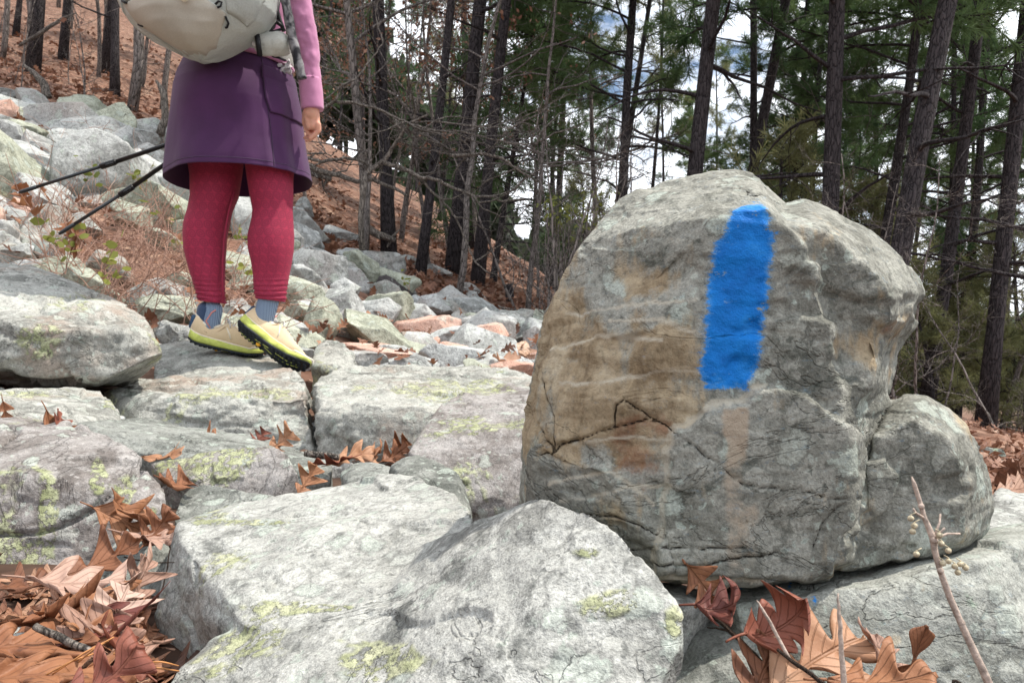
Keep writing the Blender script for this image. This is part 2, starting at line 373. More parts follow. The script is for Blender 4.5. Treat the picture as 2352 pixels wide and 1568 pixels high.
M['greenleaf'] = foliage('yellow_green_leaves', (.14, .17, .04), (.31, .33, .08), .4)

def leaf_mat(name, stops, tr=.25, spots=0.0):
    b = NB(name); a = b.attr('lc', 'Vector'); sp = b.N.new('ShaderNodeSeparateXYZ'); b.L(a, sp.inputs[0]); u, vv, t = sp.outputs
    n = b.noise(b.co(rnd=True), 30, 5, .65); f = b.math('ADD', b.math('MULTIPLY', n, .45), b.math('MULTIPLY', t, .6))
    c = b.ramp(f, stops); av = b.math('ABSOLUTE', vv)
    mid = b.math('SUBTRACT', 1.0, b.ss(av, .012, .05)); s_ = b.math('ABSOLUTE', b.math('SUBTRACT', b.math('FRACT', b.math('MULTIPLY', b.math('SUBTRACT', u, b.math('MULTIPLY', av, .38)), 8.0)), .5))
    sv = b.math('SUBTRACT', 1.0, b.ss(s_, .02, .09)); vein = b.math('MAXIMUM', mid, b.math('MULTIPLY', sv, .6))
    c = b.mix(b.math('MULTIPLY', vein, .24), c, (.15, .06, .03))
    dk = b.ss(b.noise(b.co(), 45, 3, .6), .64 - spots * .1, .70 - spots * .1); c = b.mix(b.math('MULTIPLY', dk, .55), c, (.07, .03, .02))
    m = b.done(c, b.math('ADD', .42, b.math('MULTIPLY', n, .3)), b.bump(b.math('ADD', b.math('MULTIPLY', vein, -1.0), b.math('MULTIPLY', b.noise(b.co(), 120, 4, .6), .8)), .0012)); b.b.inputs['Specular IOR Level'].default_value = .4
    tl = b.N.new('ShaderNodeBsdfTranslucent'); b.L(c, tl.inputs[0]); ms = b.N.new('ShaderNodeMixShader'); ms.inputs[0].default_value = tr
    b.L(b.b.outputs[0], ms.inputs[1]); b.L(tl.outputs[0], ms.inputs[2]); b.L(ms.outputs[0], b.out.inputs[0]); return m
M['leaf'] = leaf_mat('dry_oak_leaf', [(.2, (.12, .05, .03)), (.42, (.26, .105, .05)), (.62, (.40, .19, .095)), (.85, (.51, .31, .20))])
M['leafdark'] = leaf_mat('maroon_oak_leaf', [(.2, (.05, .016, .014)), (.5, (.13, .035, .026)), (.8, (.26, .085, .05))], .12)
M['leafpale'] = leaf_mat('pinkish_tan_leaf', [(.2, (.22, .12, .085)), (.5, (.40, .24, .18)), (.8, (.54, .38, .31))], .2)
M['litter'] = leaf_mat('leaf_litter', [(.15, (.06, .028, .018)), (.4, (.18, .075, .042)), (.65, (.32, .15, .08)), (.9, (.46, .29, .2))], .15)
M['forestlitter'] = leaf_mat('forest_floor_leaves', [(.15, (.09, .042, .028)), (.4, (.20, .09, .055)), (.7, (.31, .16, .10)), (.95, (.46, .32, .24))], .15)

def ground_mat():
    b = NB('leafy_ground'); v = b.co('Object', rnd=False); vw = b.vm('ADD', v, b.vm('MULTIPLY', b.noise(v, 6, 3, col=True), (.12,) * 3))
    vc = b.vor(vw, 13, out='Color'); sp = b.N.new('ShaderNodeSeparateColor'); b.L(vc, sp.inputs[0]); d = b.vor(vw, 13)
    n = b.noise(v, .5, 6, .65); f = b.math('ADD', b.math('MULTIPLY', sp.outputs[0], .6), b.math('MULTIPLY', n, .5))
    c = b.ramp(f, [(.2, (.075, .04, .028)), (.45, (.15, .076, .050)), (.7, (.23, .125, .085)), (.95, (.36, .25, .18))])
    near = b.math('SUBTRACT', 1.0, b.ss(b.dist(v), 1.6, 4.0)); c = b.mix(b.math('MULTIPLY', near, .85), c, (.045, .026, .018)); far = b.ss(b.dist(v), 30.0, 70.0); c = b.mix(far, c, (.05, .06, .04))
    return b.done(c, .9, b.bump(b.math('ADD', d, sp.outputs[1]), .03))
def _dist(s, v):
    n = s.N.new('ShaderNodeVectorMath'); n.operation = 'LENGTH'; s.L(v, n.inputs[0]); return n.outputs['Value']
NB.dist = _dist
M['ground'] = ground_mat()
M['dryneedle'] = simple('dry_needle', (.42, .19, .07), .5, 60, .3, .0002)
M['paletwig'] = simple('pale_twig_bark', (.40, .32, .27), .7, 220, .5, .0012)
M['berry'] = simple('whitish_berry', (.46, .40, .28), .6, 600, .45, .0006)
M['drystalk'] = simple('dry_stalk', (.34, .21, .16), .8, 20, .4, .0004)
# ------------------------------------------------------------------ terrain (one sheet)
_rows = {   # depth Y : list of (u, v) where the bare ground lies
    .35: [(0, 2500), (1176, 2450), (2352, 2500)],
    .8: [(0, 1455), (500, 1530), (1176, 1560), (1800, 1480), (2352, 1500)],
    1.2: [(0, 1190), (600, 1230), (1176, 1290), (1800, 1300), (2352, 1300)],
    1.9: [(0, 1000), (600, 1040), (900, 1062), (1300, 1080), (1800, 1130), (2352, 1150)],
    2.7: [(0, 830), (500, 880), (1000, 960), (1300, 980), (1800, 1050), (2352, 1080)],
    4.0: [(0, 570), (300, 640), (700, 740), (1000, 830), (1240, 860), (1800, 960), (2352, 1060)],
    6.0: [(0, 380), (350, 460), (700, 610), (900, 700), (1100, 755), (1240, 775), (1800, 880), (2352, 1010)],
    8.0: [(0, 250), (350, 330), (700, 530), (900, 650), (1100, 718), (1240, 742), (1800, 880), (2352, 1000)],
    12.: [(0, 160), (350, 250), (700, 455), (900, 580), (1100, 655), (1240, 700), (1800, 890), (2352, 1012)],
    20.: [(0, 40), (350, 120), (700, 360), (900, 480), (1100, 570), (1240, 650), (1800, 890), (2352, 1010)],
    40.: [(0, -60), (350, 10), (700, 310), (1100, 530), (1240, 640), (1800, 870), (2352, 960)],
    100.: [(0, 100), (700, 420), (1240, 700), (1800, 830), (2352, 870)],
    400.: [(0, 620), (700, 700), (1240, 775), (1800, 788), (2352, 790)],
    900.: [(0, 760), (1240, 783), (2352, 786)],
}
_cp = []
for Y, row in _rows.items():
    for u, v in row:
        a = (u - 1176) / FPX; _cp.append((math.atan(a), math.log(Y * math.hypot(1, a)), -(v - 784) / FPX / math.hypot(1, a)))
for r_, hl, hr, hb in ((.35, -.85, -.85, -.9), (.8, -.38, -.40, -.4), (1.5, -.05, -.22, -.2), (3, .2, -.22, -.12), (6, .3, -.25, -.1), (15, .45, -.2, -.08), (40, .4, -.15, -.05), (150, .15, -.06, -.03), (900, .01, -.002, -.002)):
    _cp += [(-1.35, math.log(r_), hl), (1.35, math.log(r_), hr), (3.14, math.log(r_), hb), (-3.14, math.log(r_), hb), (-2.3, math.log(r_), (hl + hb) / 2), (2.3, math.log(r_), (hr + hb) / 2)]
_cp = np.array(_cp); _X = np.column_stack([_cp[:, 0] * 2.2, _cp[:, 1]])
def _phi(d): return np.where(d > 1e-9, d * d * np.log(d + 1e-12), 0)
_D = np.linalg.norm(_X[:, None] - _X[None], axis=2); _n = len(_X)
_A = np.zeros((_n + 3, _n + 3)); _A[:_n, :_n] = _phi(_D) + np.eye(_n) * .004; _A[:_n, _n] = 1; _A[:_n, _n + 1:] = _X; _A[_n, :_n] = 1; _A[_n + 1:, :_n] = _X.T
_W = np.linalg.solve(_A, np.concatenate([_cp[:, 2], [0, 0, 0]]))
def ground_z(x, y):
    x = np.atleast_1d(np.asarray(x, float)); y = np.atleast_1d(np.asarray(y, float)); r = np.maximum(np.hypot(x, y), .3); th = np.arctan2(x, y)
    Q = np.column_stack([th * 2.2, np.log(r)]); d = np.linalg.norm(Q[:, None] - _X[None], axis=2)
    h = _phi(d) @ _W[:_n] + _W[_n] + Q @ _W[_n + 1:]
    amp = np.minimum(.02 * r, .35)
    return r * h + amp * fbm(np.column_stack([x / (.35 + .08 * r), y / (.35 + .08 * r), 0 * x + 3.3]), 5, 3)
def gz(x, y): return float(ground_z(x, y)[0])
def on_ground(u, Y, dz=0.0):
    x = (u - 1176) / FPX * Y; return Vector((x, Y, gz(x, Y) + dz))

th = np.concatenate([np.linspace(-180, -60, 60, endpoint=False), np.linspace(-60, 60, 300, endpoint=False), np.linspace(60, 180, 61)]) * math.pi / 180
th = th[:-1]; rr = np.geomspace(.06, 1500, 230)
TH, RR = np.meshgrid(th, rr); gx = (RR * np.sin(TH)).ravel(); gy = (RR * np.cos(TH)).ravel()
zz = np.concatenate([ground_z(a, b_) for a, b_ in zip(np.array_split(gx, 40), np.array_split(gy, 40))])
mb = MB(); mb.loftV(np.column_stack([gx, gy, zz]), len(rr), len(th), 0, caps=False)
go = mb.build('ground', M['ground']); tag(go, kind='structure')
# ------------------------------------------------------------------ large rocks, each traced as a solid of its own
def pts(lst): return [tuple(P(*p)) for p in lst]
def ext(ps, dx=0, dy=0, dz=0): return [(a + dx, b + dy, c + dz) for a, b, c in ps]

YL = [(50, 1290, 90, 50, 1), (110, 1190, 22, 70, 1), (225, 1090, 18, 50, .9), (290, 1135, 24, 40, .9), (350, 1170, 18, 40, .6), (90, 790, 60, 55, 1), (60, 700, 150, 25, .5), (190, 680, 60, 22, .5), (880, 1520, 150, 50, .9), (600, 1490, 60, 30, .4), (1400, 1385, 100, 45, .9), (1340, 1268, 50, 24, .8), (1545, 1440, 30, 50, .7), (700, 1395, 120, 10, .8), (600, 1200, 160, 8, .7), (1010, 905, 130, 26, .8), (1060, 965, 70, 30, .8), (1090, 1080, 60, 30, .4), (560, 905, 90, 14, .7), (250, 930, 20, 30, .7), (2200, 1400, 100, 80, .6), (480, 1170, 60, 30, .7), (40, 905, 60, 8, .6), (270, 1330, 50, 30, .5)]
def hero(label, groups, mat, voxel=.005, sm=5, amp=.006, fr=9.0, strata=.002, seed=1, chips=0, down=.12, group=None, post=None, name='boulder', raw=False, crack=.0, fac=None):
    if fac is None: fac = amp * .9
    G = []
    for g in groups:
        if raw: G.append(g); continue
        q = pts(g); G.append(q + ext(q, 0, .02, -down))
    me = remesh(hull_mesh(G), voxel, sm); V = getco(me); Nn = getno(me); rs = random.Random(seed)
    c = V.mean(0)
    # wide undulation, medium lumps, strata grooves
    fade = 1.0
    d = amp * 1.0 * fbm(V * fr, seed, 3) + amp * .55 * fbm(V * fr * 3.1, seed + 5, 3)
    vs = V @ np.array([[1, 0, .15], [0, 1, .1], [0, 0, 3.2]]).T
    d = d - strata * ridge(vs * fr * 1.2, seed + 9, 3) * 2.2 + strata * fbm(vs * fr * 4, seed + 3, 3)
    d = d + fac * facet(V + .02 * np.column_stack([fbm(V * 14, seed + q_, 2) for q_ in (1, 2, 3)]), (.9 / fr, .9 / fr, .45 / fr), seed)
    if crack: d = d - crack * sstep(1 - np.abs(vnoise(V * fr * .8, seed + 77)), .93, 1.0)
    V = V + Nn * d[:, None]
    for k in range(chips):
        n = np.array([rs.gauss(0, 1), rs.gauss(0, 1), rs.gauss(0, .8)]); n /= np.linalg.norm(n); s = (V - c) @ n; t = np.quantile(s, rs.uniform(.95, .99)); V -= np.maximum(0, s - t)[:, None] * n * .85
    at = {}
    if post: V, at = post(V, Nn)
    u_, v_ = px(V); at['yl'] = sum(a * np.exp(-((u_ - cu) / ru) ** 2 - ((v_ - cv) / rv) ** 2) for cu, cv, ru, rv, a in YL) if not raw else np.zeros(len(V))
    o_ = np.array([V[:, 0].mean(), V[:, 1].mean(), V[:, 2].min() + .02])
    setco(me, V - o_)
    me.polygons.foreach_set('use_smooth', np.ones(len(me.polygons), bool))
    if at:
        for k, a in at.items(): t_ = me.attributes.new(k, 'FLOAT', 'POINT'); t_.data.foreach_set('value', np.ascontiguousarray(a, dtype=np.float32))
    me.name = name; me.materials.clear(); me.materials.append(M[mat] if isinstance(mat, str) else mat); me.update()
    o = bpy.data.objects.new(name, me); o.location = o_; col.objects.link(o)
    return tag(o, label, 'rock', group)

# --- the boulder with the blaze
A_sil = [(1196, 1160), (1198, 1100), (1206, 1010), (1202, 960), (1216, 890), (1238, 790), (1258, 680), (1284, 600), (1322, 525), (1388, 478), (1462, 438), (1560, 406), (1632, 392), (1700, 391), (1732, 400), (1762, 428), (1806, 468)]
A_front = [(1215, 1240), (1230, 1040), (1290, 850), (1320, 700), (1400, 640), (1520, 560), (1690, 478), (1760, 470), (1830, 520), (1960, 700), (1990, 900), (1990, 1290), (1700, 1350), (1500, 1330), (1300, 1290), (1195, 1200)]
gA = pts([(u, v, .745) for u, v in A_sil]) + pts([(u, v, .665) for u, v in A_front[:1] + [(1232, 1040), (1262, 860), (1290, 720)]]) + pts([(u, v, .638) for u, v in [(1330, 690), (1420, 640), (1400, 1000), (1380, 1280)]]) + pts([(u, v, .62) for u, v in [(1540, 560), (1690, 485), (1760, 480), (1840, 560), (1900, 720), (1930, 900), (1940, 1290), (1700, 1350), (1500, 1330)]]) + pts([(2045, 900, .70), (2030, 1290, .70), (1500, 560, .95), (1800, 560, .92), (1300, 900, .9), (1250, 1300, .9), (2000, 1300, .9), (1850, 640, .92)])
B_sil = [(1790, 470), (1850, 462), (1922, 490), (2002, 535), (2062, 580), (2106, 630), (2128, 676), (2122, 740), (2096, 800), (2066, 862), (2046, 912)]
gB = pts([(u, v, .72) for u, v in B_sil]) + pts([(u, v, .635) for u, v in [(1810, 520), (1880, 530), (1990, 620), (2050, 680), (2060, 740), (2010, 860), (1960, 930), (1800, 900), (1760, 700)]]) + pts([(1850, 600, .9), (2000, 660, .9), (2040, 740, .86), (1900, 900, .86)])
gC = pts([(u, v, .70) for u, v in [(2000, 960), (2040, 925), (2082, 903), (2130, 906), (2182, 936), (2226, 978), (2256, 1040), (2277, 1100), (2286, 1165), (2272, 1215), (2235, 1262), (2100, 1300), (1950, 1320)]]) + pts([(u, v, .648) for u, v in [(2010, 1010), (2100, 960), (2180, 1010), (2225, 1120), (2210, 1230), (2080, 1290), (1930, 1310)]]) + pts([(2050, 1000, .86), (2200, 1060, .84), (2240, 1180, .84), (2000, 1300, .86)])
gD = pts([(u, v, .66) for u, v in [(1190, 1170), (1200, 1090), (1212, 1030), (1260, 1012), (1400, 1000), (1500, 1060), (1560, 1340), (1300, 1300), (1188, 1230)]]) + pts([(1260, 1080, .632), (1480, 1080, .622), (1540, 1330, .615), (1300, 1290, .62), (1215, 1200, .64), (1250, 1150, .8), (1500, 1150, .85)])
def blaze_post(V, N):
    u, v = px(V); fr = sstep(-N[:, 1], -.35, .15)     # the near face only
    p3 = V * 60
    wob = fbm(V * 38, 3, 3) * 16; wob2 = fbm(V * 90 + 5, 8, 3) * 10
    uu, vv = u + wob, v + wob2
    # scars of the split-off lower plate, raised rim
    plate = [(1905, 1330), (1500, 1330), (1512, 1210), (1530, 1120), (1525, 1040), (1548, 985), (1600, 952), (1640, 925), (1700, 915), (1730, 890), (1790, 882), (1850, 895), (1890, 930), (1960, 985), (1985, 1030), (1975, 1090), (1955, 1180), (1930, 1250)]
    din = inpoly(uu, vv, plate); dl = segdist(uu, vv, plate + plate[:1])
    s = np.where(din, sstep(dl, 0, 14), 0) * fr
    plate2 = [(1930, 1290), (1965, 1150), (1985, 1060), (2030, 1050), (2062, 1090), (2055, 1140), (2020, 1180), (1975, 1220)]
    din2 = inpoly(uu, vv, plate2); dl2 = segdist(uu, vv, plate2 + plate2[:1]); s2 = np.where(din2, sstep(dl2, 0, 12), 0) * fr
    # cracks
    cracks = [[(1265, 1030), (1400, 985), (1480, 962), (1510, 965)], [(1420, 930), (1435, 920), (1510, 965), (1555, 1000)], [(1420, 930), (1412, 985)], [(2045, 930), (2005, 1000), (1990, 1060), (1960, 1150), (1945, 1200)],
              [(1300, 1180), (1420, 1190), (1520, 1235)], [(1420, 1275), (1560, 1250), (1700, 1258)], [(1930, 1150), (1880, 1200), (1860, 1260)], [(1560, 1000), (1700, 1110), (1850, 1125), (1900, 1145), (1955, 1138)], [(1225, 985), (1268, 1030), (1210, 1060)], [(1240, 840), (1262, 960), (1265, 1030)],
              [(1620, 450), (1700, 430), (1790, 468)], [(1500, 1300), (1640, 1290), (1780, 1262)]]
    ck = np.zeros(len(V)); wdt = [2.0, 2.0, 1.5, 2.8, 2.0, 1.8, 1.7, 1.2, 1.6, 1.6, 1.0, 2.6]
    for c_, w_ in zip(cracks, wdt): ck = np.maximum(ck, 1 - segdist(u + wob * .55, v + wob2 * .8, c_) / (w_ * 5.5))
    ck = np.clip(ck, 0, 1) * fr
    # ribs and hollows on the tan part (photo: dipping ledges)
    left = (1 - sstep(u + wob * 2, 1500, 1640)) * sstep(v, 560, 700)
    rib = ridge(np.column_stack([V[:, 0] * 9 + V[:, 2] * 4, V[:, 1] * 6, V[:, 2] * 30 - V[:, 0] * 6]), 21, 3)
    pits = sstep(fbm(np.column_stack([V[:, 0] * 22, V[:, 1] * 22, V[:, 2] * 34]), 44, 3), .12, .5)
    d = -.0055 * left * rib * fr - .005 * pits * fr * (1 - s) - .0035 * (1 - np.clip(s + s2, 0, 1)) * 0
    d += .0075 * s + .0055 * s2 - .003 * sstep(ck, .5, 1)
    # big hollow under the right brow, hollow left of the blaze
    for (cu, cv, ru, rv, a) in ((2055, 790, 48, 70, -.012), (1560, 640, 110, 40, -.006), (1430, 620, 90, 30, -.006), (1870, 560, 130, 40, .002), (1440, 780, 120, 60, .006), (1390, 905, 120, 45, .006), (1900, 800, 120, 90, -.003), (1790, 640, 60, 150, -.002), (1500, 880, 90, 30, -.005)):
        d += a * np.exp(-((u - cu) / ru) ** 2 - ((v - cv) / rv) ** 2) * fr
    mid = fbm(V * 45, 31, 4, .6); d += .0013 * mid + .0009 * ridge(V * 70, 62, 3) * (1 - s * .5) + .0011 * fr * ridge(np.column_stack([V[:, 0] * 8, V[:, 1] * 8, V[:, 2] * 75 + V[:, 0] * 9]), 72, 3)
    top = (1 - fr); d += .0035 * top * ridge(np.column_stack([V[:, 0] * 20 + V[:, 2] * 30, V[:, 1] * 20, V[:, 2] * 60]), 51, 3)
    V = V + N * d[:, None]
    # paint: a vertical brush stroke
    lft = np.interp(v, [460, 500, 560, 640, 720, 800, 860, 900, 915], [1712, 1668, 1644, 1630, 1620, 1614, 1608, 1604, 1650])
    rgt = np.interp(v, [460, 480, 540, 640, 700, 760, 800, 870, 900, 915], [1745, 1760, 1776, 1770, 1762, 1752, 1748, 1736, 1728, 1695])
    e = np.minimum(np.minimum(u - lft, rgt - u) / 22, np.minimum(v - 466, 908 - v) / 22)
    paint = np.clip(.5 + e * .62, -.2, 1.15); paint -= .52 * sstep(v + wob2 * 2, 835, 900) + .28 * np.exp(-((u - 1665) / 30) ** 2 - ((v - 530) / 35) ** 2); paint = np.clip(paint, 0, 1.3) * (fr > .4) * (V[:, 1] < .78)
    big_ = fbm(V * 9, 91, 3) * 130; tan = (1 - sstep(u + wob * 3 + big_, 1450, 1720)) * sstep(v + wob * 4 + big_ * .6 + (u - 1300) * -.1, 530, 740) * (1 - .75 * sstep(v + wob, 990, 1110)) * fr
    tan = np.maximum(tan, .75 * np.exp(-((u - 1990) / 70) ** 2 - ((v - 800) / 60) ** 2)); tan = np.maximum(tan, .6 * np.exp(-((u - 2050) / 40) ** 2 - ((v - 780) / 55) ** 2)); tan *= 1 - .9 * np.exp(-((u - 1400) / 50) ** 2 - ((v - 780) / 130) ** 2) * .4
    tan *= 1 - s
    rust = np.exp(-((u - 1440) / 130) ** 2 - ((v - 1060) / 90) ** 2) * .8 + np.exp(-((u - 1530) / 40) ** 2 - ((v - 985) / 25) ** 2) * .6 + .5 * np.exp(-((u - 2070) / 30) ** 2 - ((v - 770) / 30) ** 2); rust *= (1 - s)
    pale = np.maximum(sstep(u + wob, 1640, 1672) * (1 - sstep(u + wob, 1692, 1726)) * sstep(v + wob2 * 2, 920, 955) * (1 - .45 * sstep(v + wob2 * 3, 1030, 1110)), .55 * sstep(u + wob, 1680, 1705) * (1 - sstep(u + wob, 1722, 1750)) * sstep(v, 1120, 1170)) * fr
    vein = np.zeros(len(V))
    for vl in ([(1290, 880), (1400, 875), (1500, 855), (1610, 850)], [(1260, 800), (1380, 770), (1520, 778)], [(1300, 720), (1450, 700), (1600, 690)], [(1400, 740), (1520, 735), (1640, 780)], [(1310, 1020), (1450, 1005), (1560, 1012)], [(1260, 1110), (1400, 1080), (1500, 1160)], [(1290, 1150), (1450, 1120), (1520, 1110)]):
        vein = np.maximum(vein, 1 - sstep(segdist(u + wob * .6, v + wob2 * .8, vl), 1.5, 6))
    rimm = np.where((dl < 7) & (uu < 1760), .8, 0); vein = np.maximum(vein * (1 - s), rimm) * fr
    return V, {'paint': paint, 'tan': tan, 'rust': np.clip(rust, 0, 1), 'pale': pale, 'vein': vein, 'crack': ck}
hero('big rounded boulder with a vertical blue paint blaze on its near face', [gA, gB, gC, gD], 'blaze', .0017, 5, .0025, 8, .0006, 11, 3, fac=.0016, post=blaze_post, raw=True)

# --- pale foreground slab with a rolling top
hero('large pale lichened slab in the foreground, left of the blazed boulder', [
    [(408, 1206, .93), (440, 1185, 1.0), (620, 1160, 1.03), (760, 1128, 1.04), (836, 1090, 1.06), (958, 1094, 1.0), (1048, 1132, .9), (1088, 1186, .8), (1090, 1240, .76), (900, 1400, .66), (560, 1438, .68), (540, 1440, .72), (512, 1320, .80), (420, 1254, .86), (357, 1407, .86), (459, 1473, .78)],
    [(1110, 1192, .74), (1200, 1150, .665), (1268, 1141, .61), (1350, 1164, .575), (1418, 1212, .55), (1452, 1258, .54), (1532, 1340, .52), (1577, 1420, .505), (1582, 1470, .50), (1540, 1570, .475), (1480, 1700, .45), (1000, 1700, .46), (800, 1480, .62), (960, 1250, .74)],
    [(384, 1575, .64), (412, 1530, .67), (480, 1470, .70), (585, 1425, .70), (720, 1388, .685), (880, 1372, .66), (1060, 1370, .62), (1300, 1420, .55), (1500, 1480, .50), (1440, 1700, .45), (400, 1720, .55)]],
    'slab', .0028, 5, .006, 8, .0014, 3, 0, down=.10, fac=.0035)
# --- left foreground rocks
hero('rounded purplish boulder with yellow lichen at the left edge, beside the leaf pile', [
    [(-120, 960, 1.15), (60, 950, 1.25), (130, 960, 1.25), (250, 1000, 1.2), (320, 1050, 1.14), (365, 1110, 1.1), (378, 1170, 1.06), (372, 1205, 1.05), (300, 1240, 1.03), (180, 1290, 1.01), (100, 1330, 1.0), (0, 1345, .99), (-120, 1360, .98), (-150, 1100, 1.02), (60, 1090, 1.04), (200, 1110, 1.05)]],
    'purple', .0036, 4, .006, 8, .0015, 6, 3, crack=.012)
hero('huge pale boulder at the left edge with a dark overhang beneath it', [
    [(-180, 590, 2.5), (0, 596, 2.55), (120, 612, 2.5), (200, 640, 2.45), (270, 680, 2.35), (330, 720, 2.25), (362, 760, 2.15), (370, 800, 2.1), (362, 850, 2.08), (310, 872, 2.05), (240, 868, 2.02), (150, 810, 2.0), (80, 862, 1.98), (-20, 800, 1.98), (-180, 770, 1.95), (-200, 700, 2.0), (300, 760, 2.05), (100, 750, 1.96), (330, 880, 2.5), (-100, 880, 2.6), (240, 880, 2.6)]],
    'ledge', .009, 4, .022, 4.5, .006, 8, 6, down=.0, crack=.02)
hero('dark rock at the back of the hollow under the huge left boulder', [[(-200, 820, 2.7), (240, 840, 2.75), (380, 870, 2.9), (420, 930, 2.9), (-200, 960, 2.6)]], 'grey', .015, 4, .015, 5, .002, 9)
hero('low flat grey ledge under the left boulder overhang', [
    [(-100, 888, 2.0), (140, 895, 2.0), (240, 900, 2.0), (262, 925, 1.85), (287, 975, 1.72), (270, 985, 1.68), (100, 950, 1.6), (-100, 940, 1.55), (-100, 1010, 1.5), (270, 1010, 1.65)]],
    'ledge', .006, 3, .01, 7, .003, 10, 4)
hero('broad split ledge right of the left edge, left side of the narrow dark gap', [
    [(246, 882, 2.45), (400, 868, 2.5), (560, 852, 2.55), (700, 842, 2.55), (722, 838, 2.52), (706, 868, 2.3), (560, 885, 2.2), (330, 890, 2.2)],
    [(250, 905, 2.15), (400, 912, 2.0), (560, 925, 1.98), (660, 912, 1.98), (706, 908, 1.98), (714, 960, 1.95), (716, 1026, 1.93), (600, 1016, 1.93), (430, 996, 1.95), (300, 972, 1.97), (262, 940, 2.0), (246, 890, 2.4), (700, 880, 2.3)]],
    'ledge', .006, 3, .012, 7, .005, 12, 5)
hero('broad split ledge in the middle, right side of the narrow dark gap', [
    [(724, 846, 2.5), (790, 836, 2.6), (900, 838, 2.75), (1050, 842, 2.8), (1180, 846, 2.8), (1260, 852, 2.7), (1240, 900, 2.2), (1050, 930, 1.9), (960, 952, 1.8), (860, 948, 1.84), (800, 920, 1.95), (722, 905, 2.05)],
    [(722, 892, 2.1), (732, 955, 1.93), (770, 950, 1.9), (860, 955, 1.84), (900, 946, 1.8), (944, 952, 1.78), (945, 985, 1.80), (925, 1014, 1.80), (820, 1034, 1.86), (738, 1036, 1.9), (730, 1000, 1.91)]],
    'ledge', .006, 3, .011, 7, .005, 13, 5)
hero('rounded grey rock between the split ledge and the blazed boulder', [
    [(932, 1036, 1.42), (944, 985, 1.5), (965, 955, 1.6), (1040, 915, 1.75), (1110, 890, 1.85), (1180, 878, 1.9), (1290, 890, 1.85), (1290, 1000, 1.42), (1030, 1000, 1.46), (1150, 985, 1.46), (1240, 1130, 1.33), (1170, 1165, 1.32), (1110, 1200, 1.32), (1060, 1140, 1.34), (990, 1070, 1.38)]],
    'purple', .0045, 3, .007, 7, .0015, 14, 7)
hero('small dark lichened rock wedged behind the foreground slab', [
    [(898, 1070, 1.2), (930, 1050, 1.22), (960, 1042, 1.22), (1010, 1058, 1.18), (1050, 1090, 1.12), (1080, 1130, 1.05), (1094, 1180, 1.0), (1040, 1180, .98), (930, 1110, 1.08)]], 'grey', .0035, 3, .004, 10, .001, 15, 5)
hero('tiny lichened stone behind the foreground slab', [[(780, 1085, 1.3), (810, 1066, 1.32), (845, 1060, 1.32), (900, 1068, 1.3), (905, 1100, 1.2), (800, 1110, 1.2)]], 'grey', .0035, 6, .004, 12, .001, 16)
hero('long flat tilted slab behind the yellow lichened boulder', [
    [(160, 972, 1.55), (200, 960, 1.78), (330, 962, 1.85), (500, 990, 1.85), (610, 1003, 1.82), (700, 1036, 1.74), (782, 1072, 1.56), (240, 982, 1.58), (400, 1000, 1.60), (560, 1022, 1.6), (700, 1062, 1.55), (770, 1100, 1.50), (690, 1118, 1.48), (520, 1080, 1.53), (360, 1060, 1.53), (230, 1020, 1.52)]],
    'grey', .0045, 2, .004, 7, .003, 17, 4, down=.1)
hero('reddish purple round rock in front of the long tilted slab', [
    [(352, 1066, 1.35), (480, 1062, 1.36), (505, 1040, 1.37), (560, 1022, 1.37), (620, 1020, 1.36), (660, 1045, 1.33), (684, 1090, 1.30), (690, 1135, 1.29), (600, 1150, 1.28), (500, 1130, 1.29), (380, 1105, 1.30)]], 'purple', .0038, 3, .006, 8, .001, 18, 6)
hero('low grey rock with white lichen flecks left of the foreground slab', [
    [(395, 1190, 1.12), (415, 1140, 1.17), (440, 1112, 1.2), (500, 1108, 1.2), (560, 1128, 1.19), (600, 1150, 1.17), (640, 1135, 1.18), (650, 1150, 1.15), (600, 1200, 1.12), (480, 1235, 1.10), (400, 1245, 1.09)]], 'grey', .0035, 3, .004, 9, .001, 19, 6)
hero('half buried dark rock with green lichen among the left leaf pile', [
    [(205, 1330, .93), (225, 1270, .97), (270, 1240, 1.0), (340, 1232, 1.0), (402, 1242, .98), (410, 1330, .95), (370, 1400, .93), (230, 1385, .93)]], 'grey', .0032, 3, .004, 10, .001, 20, 5)
hero('small grey stone in the leaves at the lower left corner', [[(-10, 1450, .78), (20, 1425, .8), (90, 1420, .8), (118, 1445, .78), (100, 1480, .75), (40, 1492, .74), (-20, 1480, .76)]], 'slab', .0032, 6, .004, 12, .001, 21, 1, down=.05)
hero('grey rock that carries the hiker\'s left shoe', [
    [(350, 868, 2.5), (362, 790, 2.8), (400, 772, 2.9), (470, 782, 2.85), (560, 800, 2.8), (640, 828, 2.75), (690, 836, 2.7), (650, 850, 2.6), (540, 862, 2.5), (430, 872, 2.45)]], 'ledge', .007, 3, .007, 6, .002, 22, 6)
hero('small pale rock by the toe of the raised shoe', [[(716, 836, 2.75), (722, 800, 2.95), (750, 782, 3.0), (790, 785, 3.0), (815, 815, 2.9), (818, 842, 2.8), (760, 848, 2.7)]], 'ledge', .006, 5, .008, 8, .002, 23, 1)
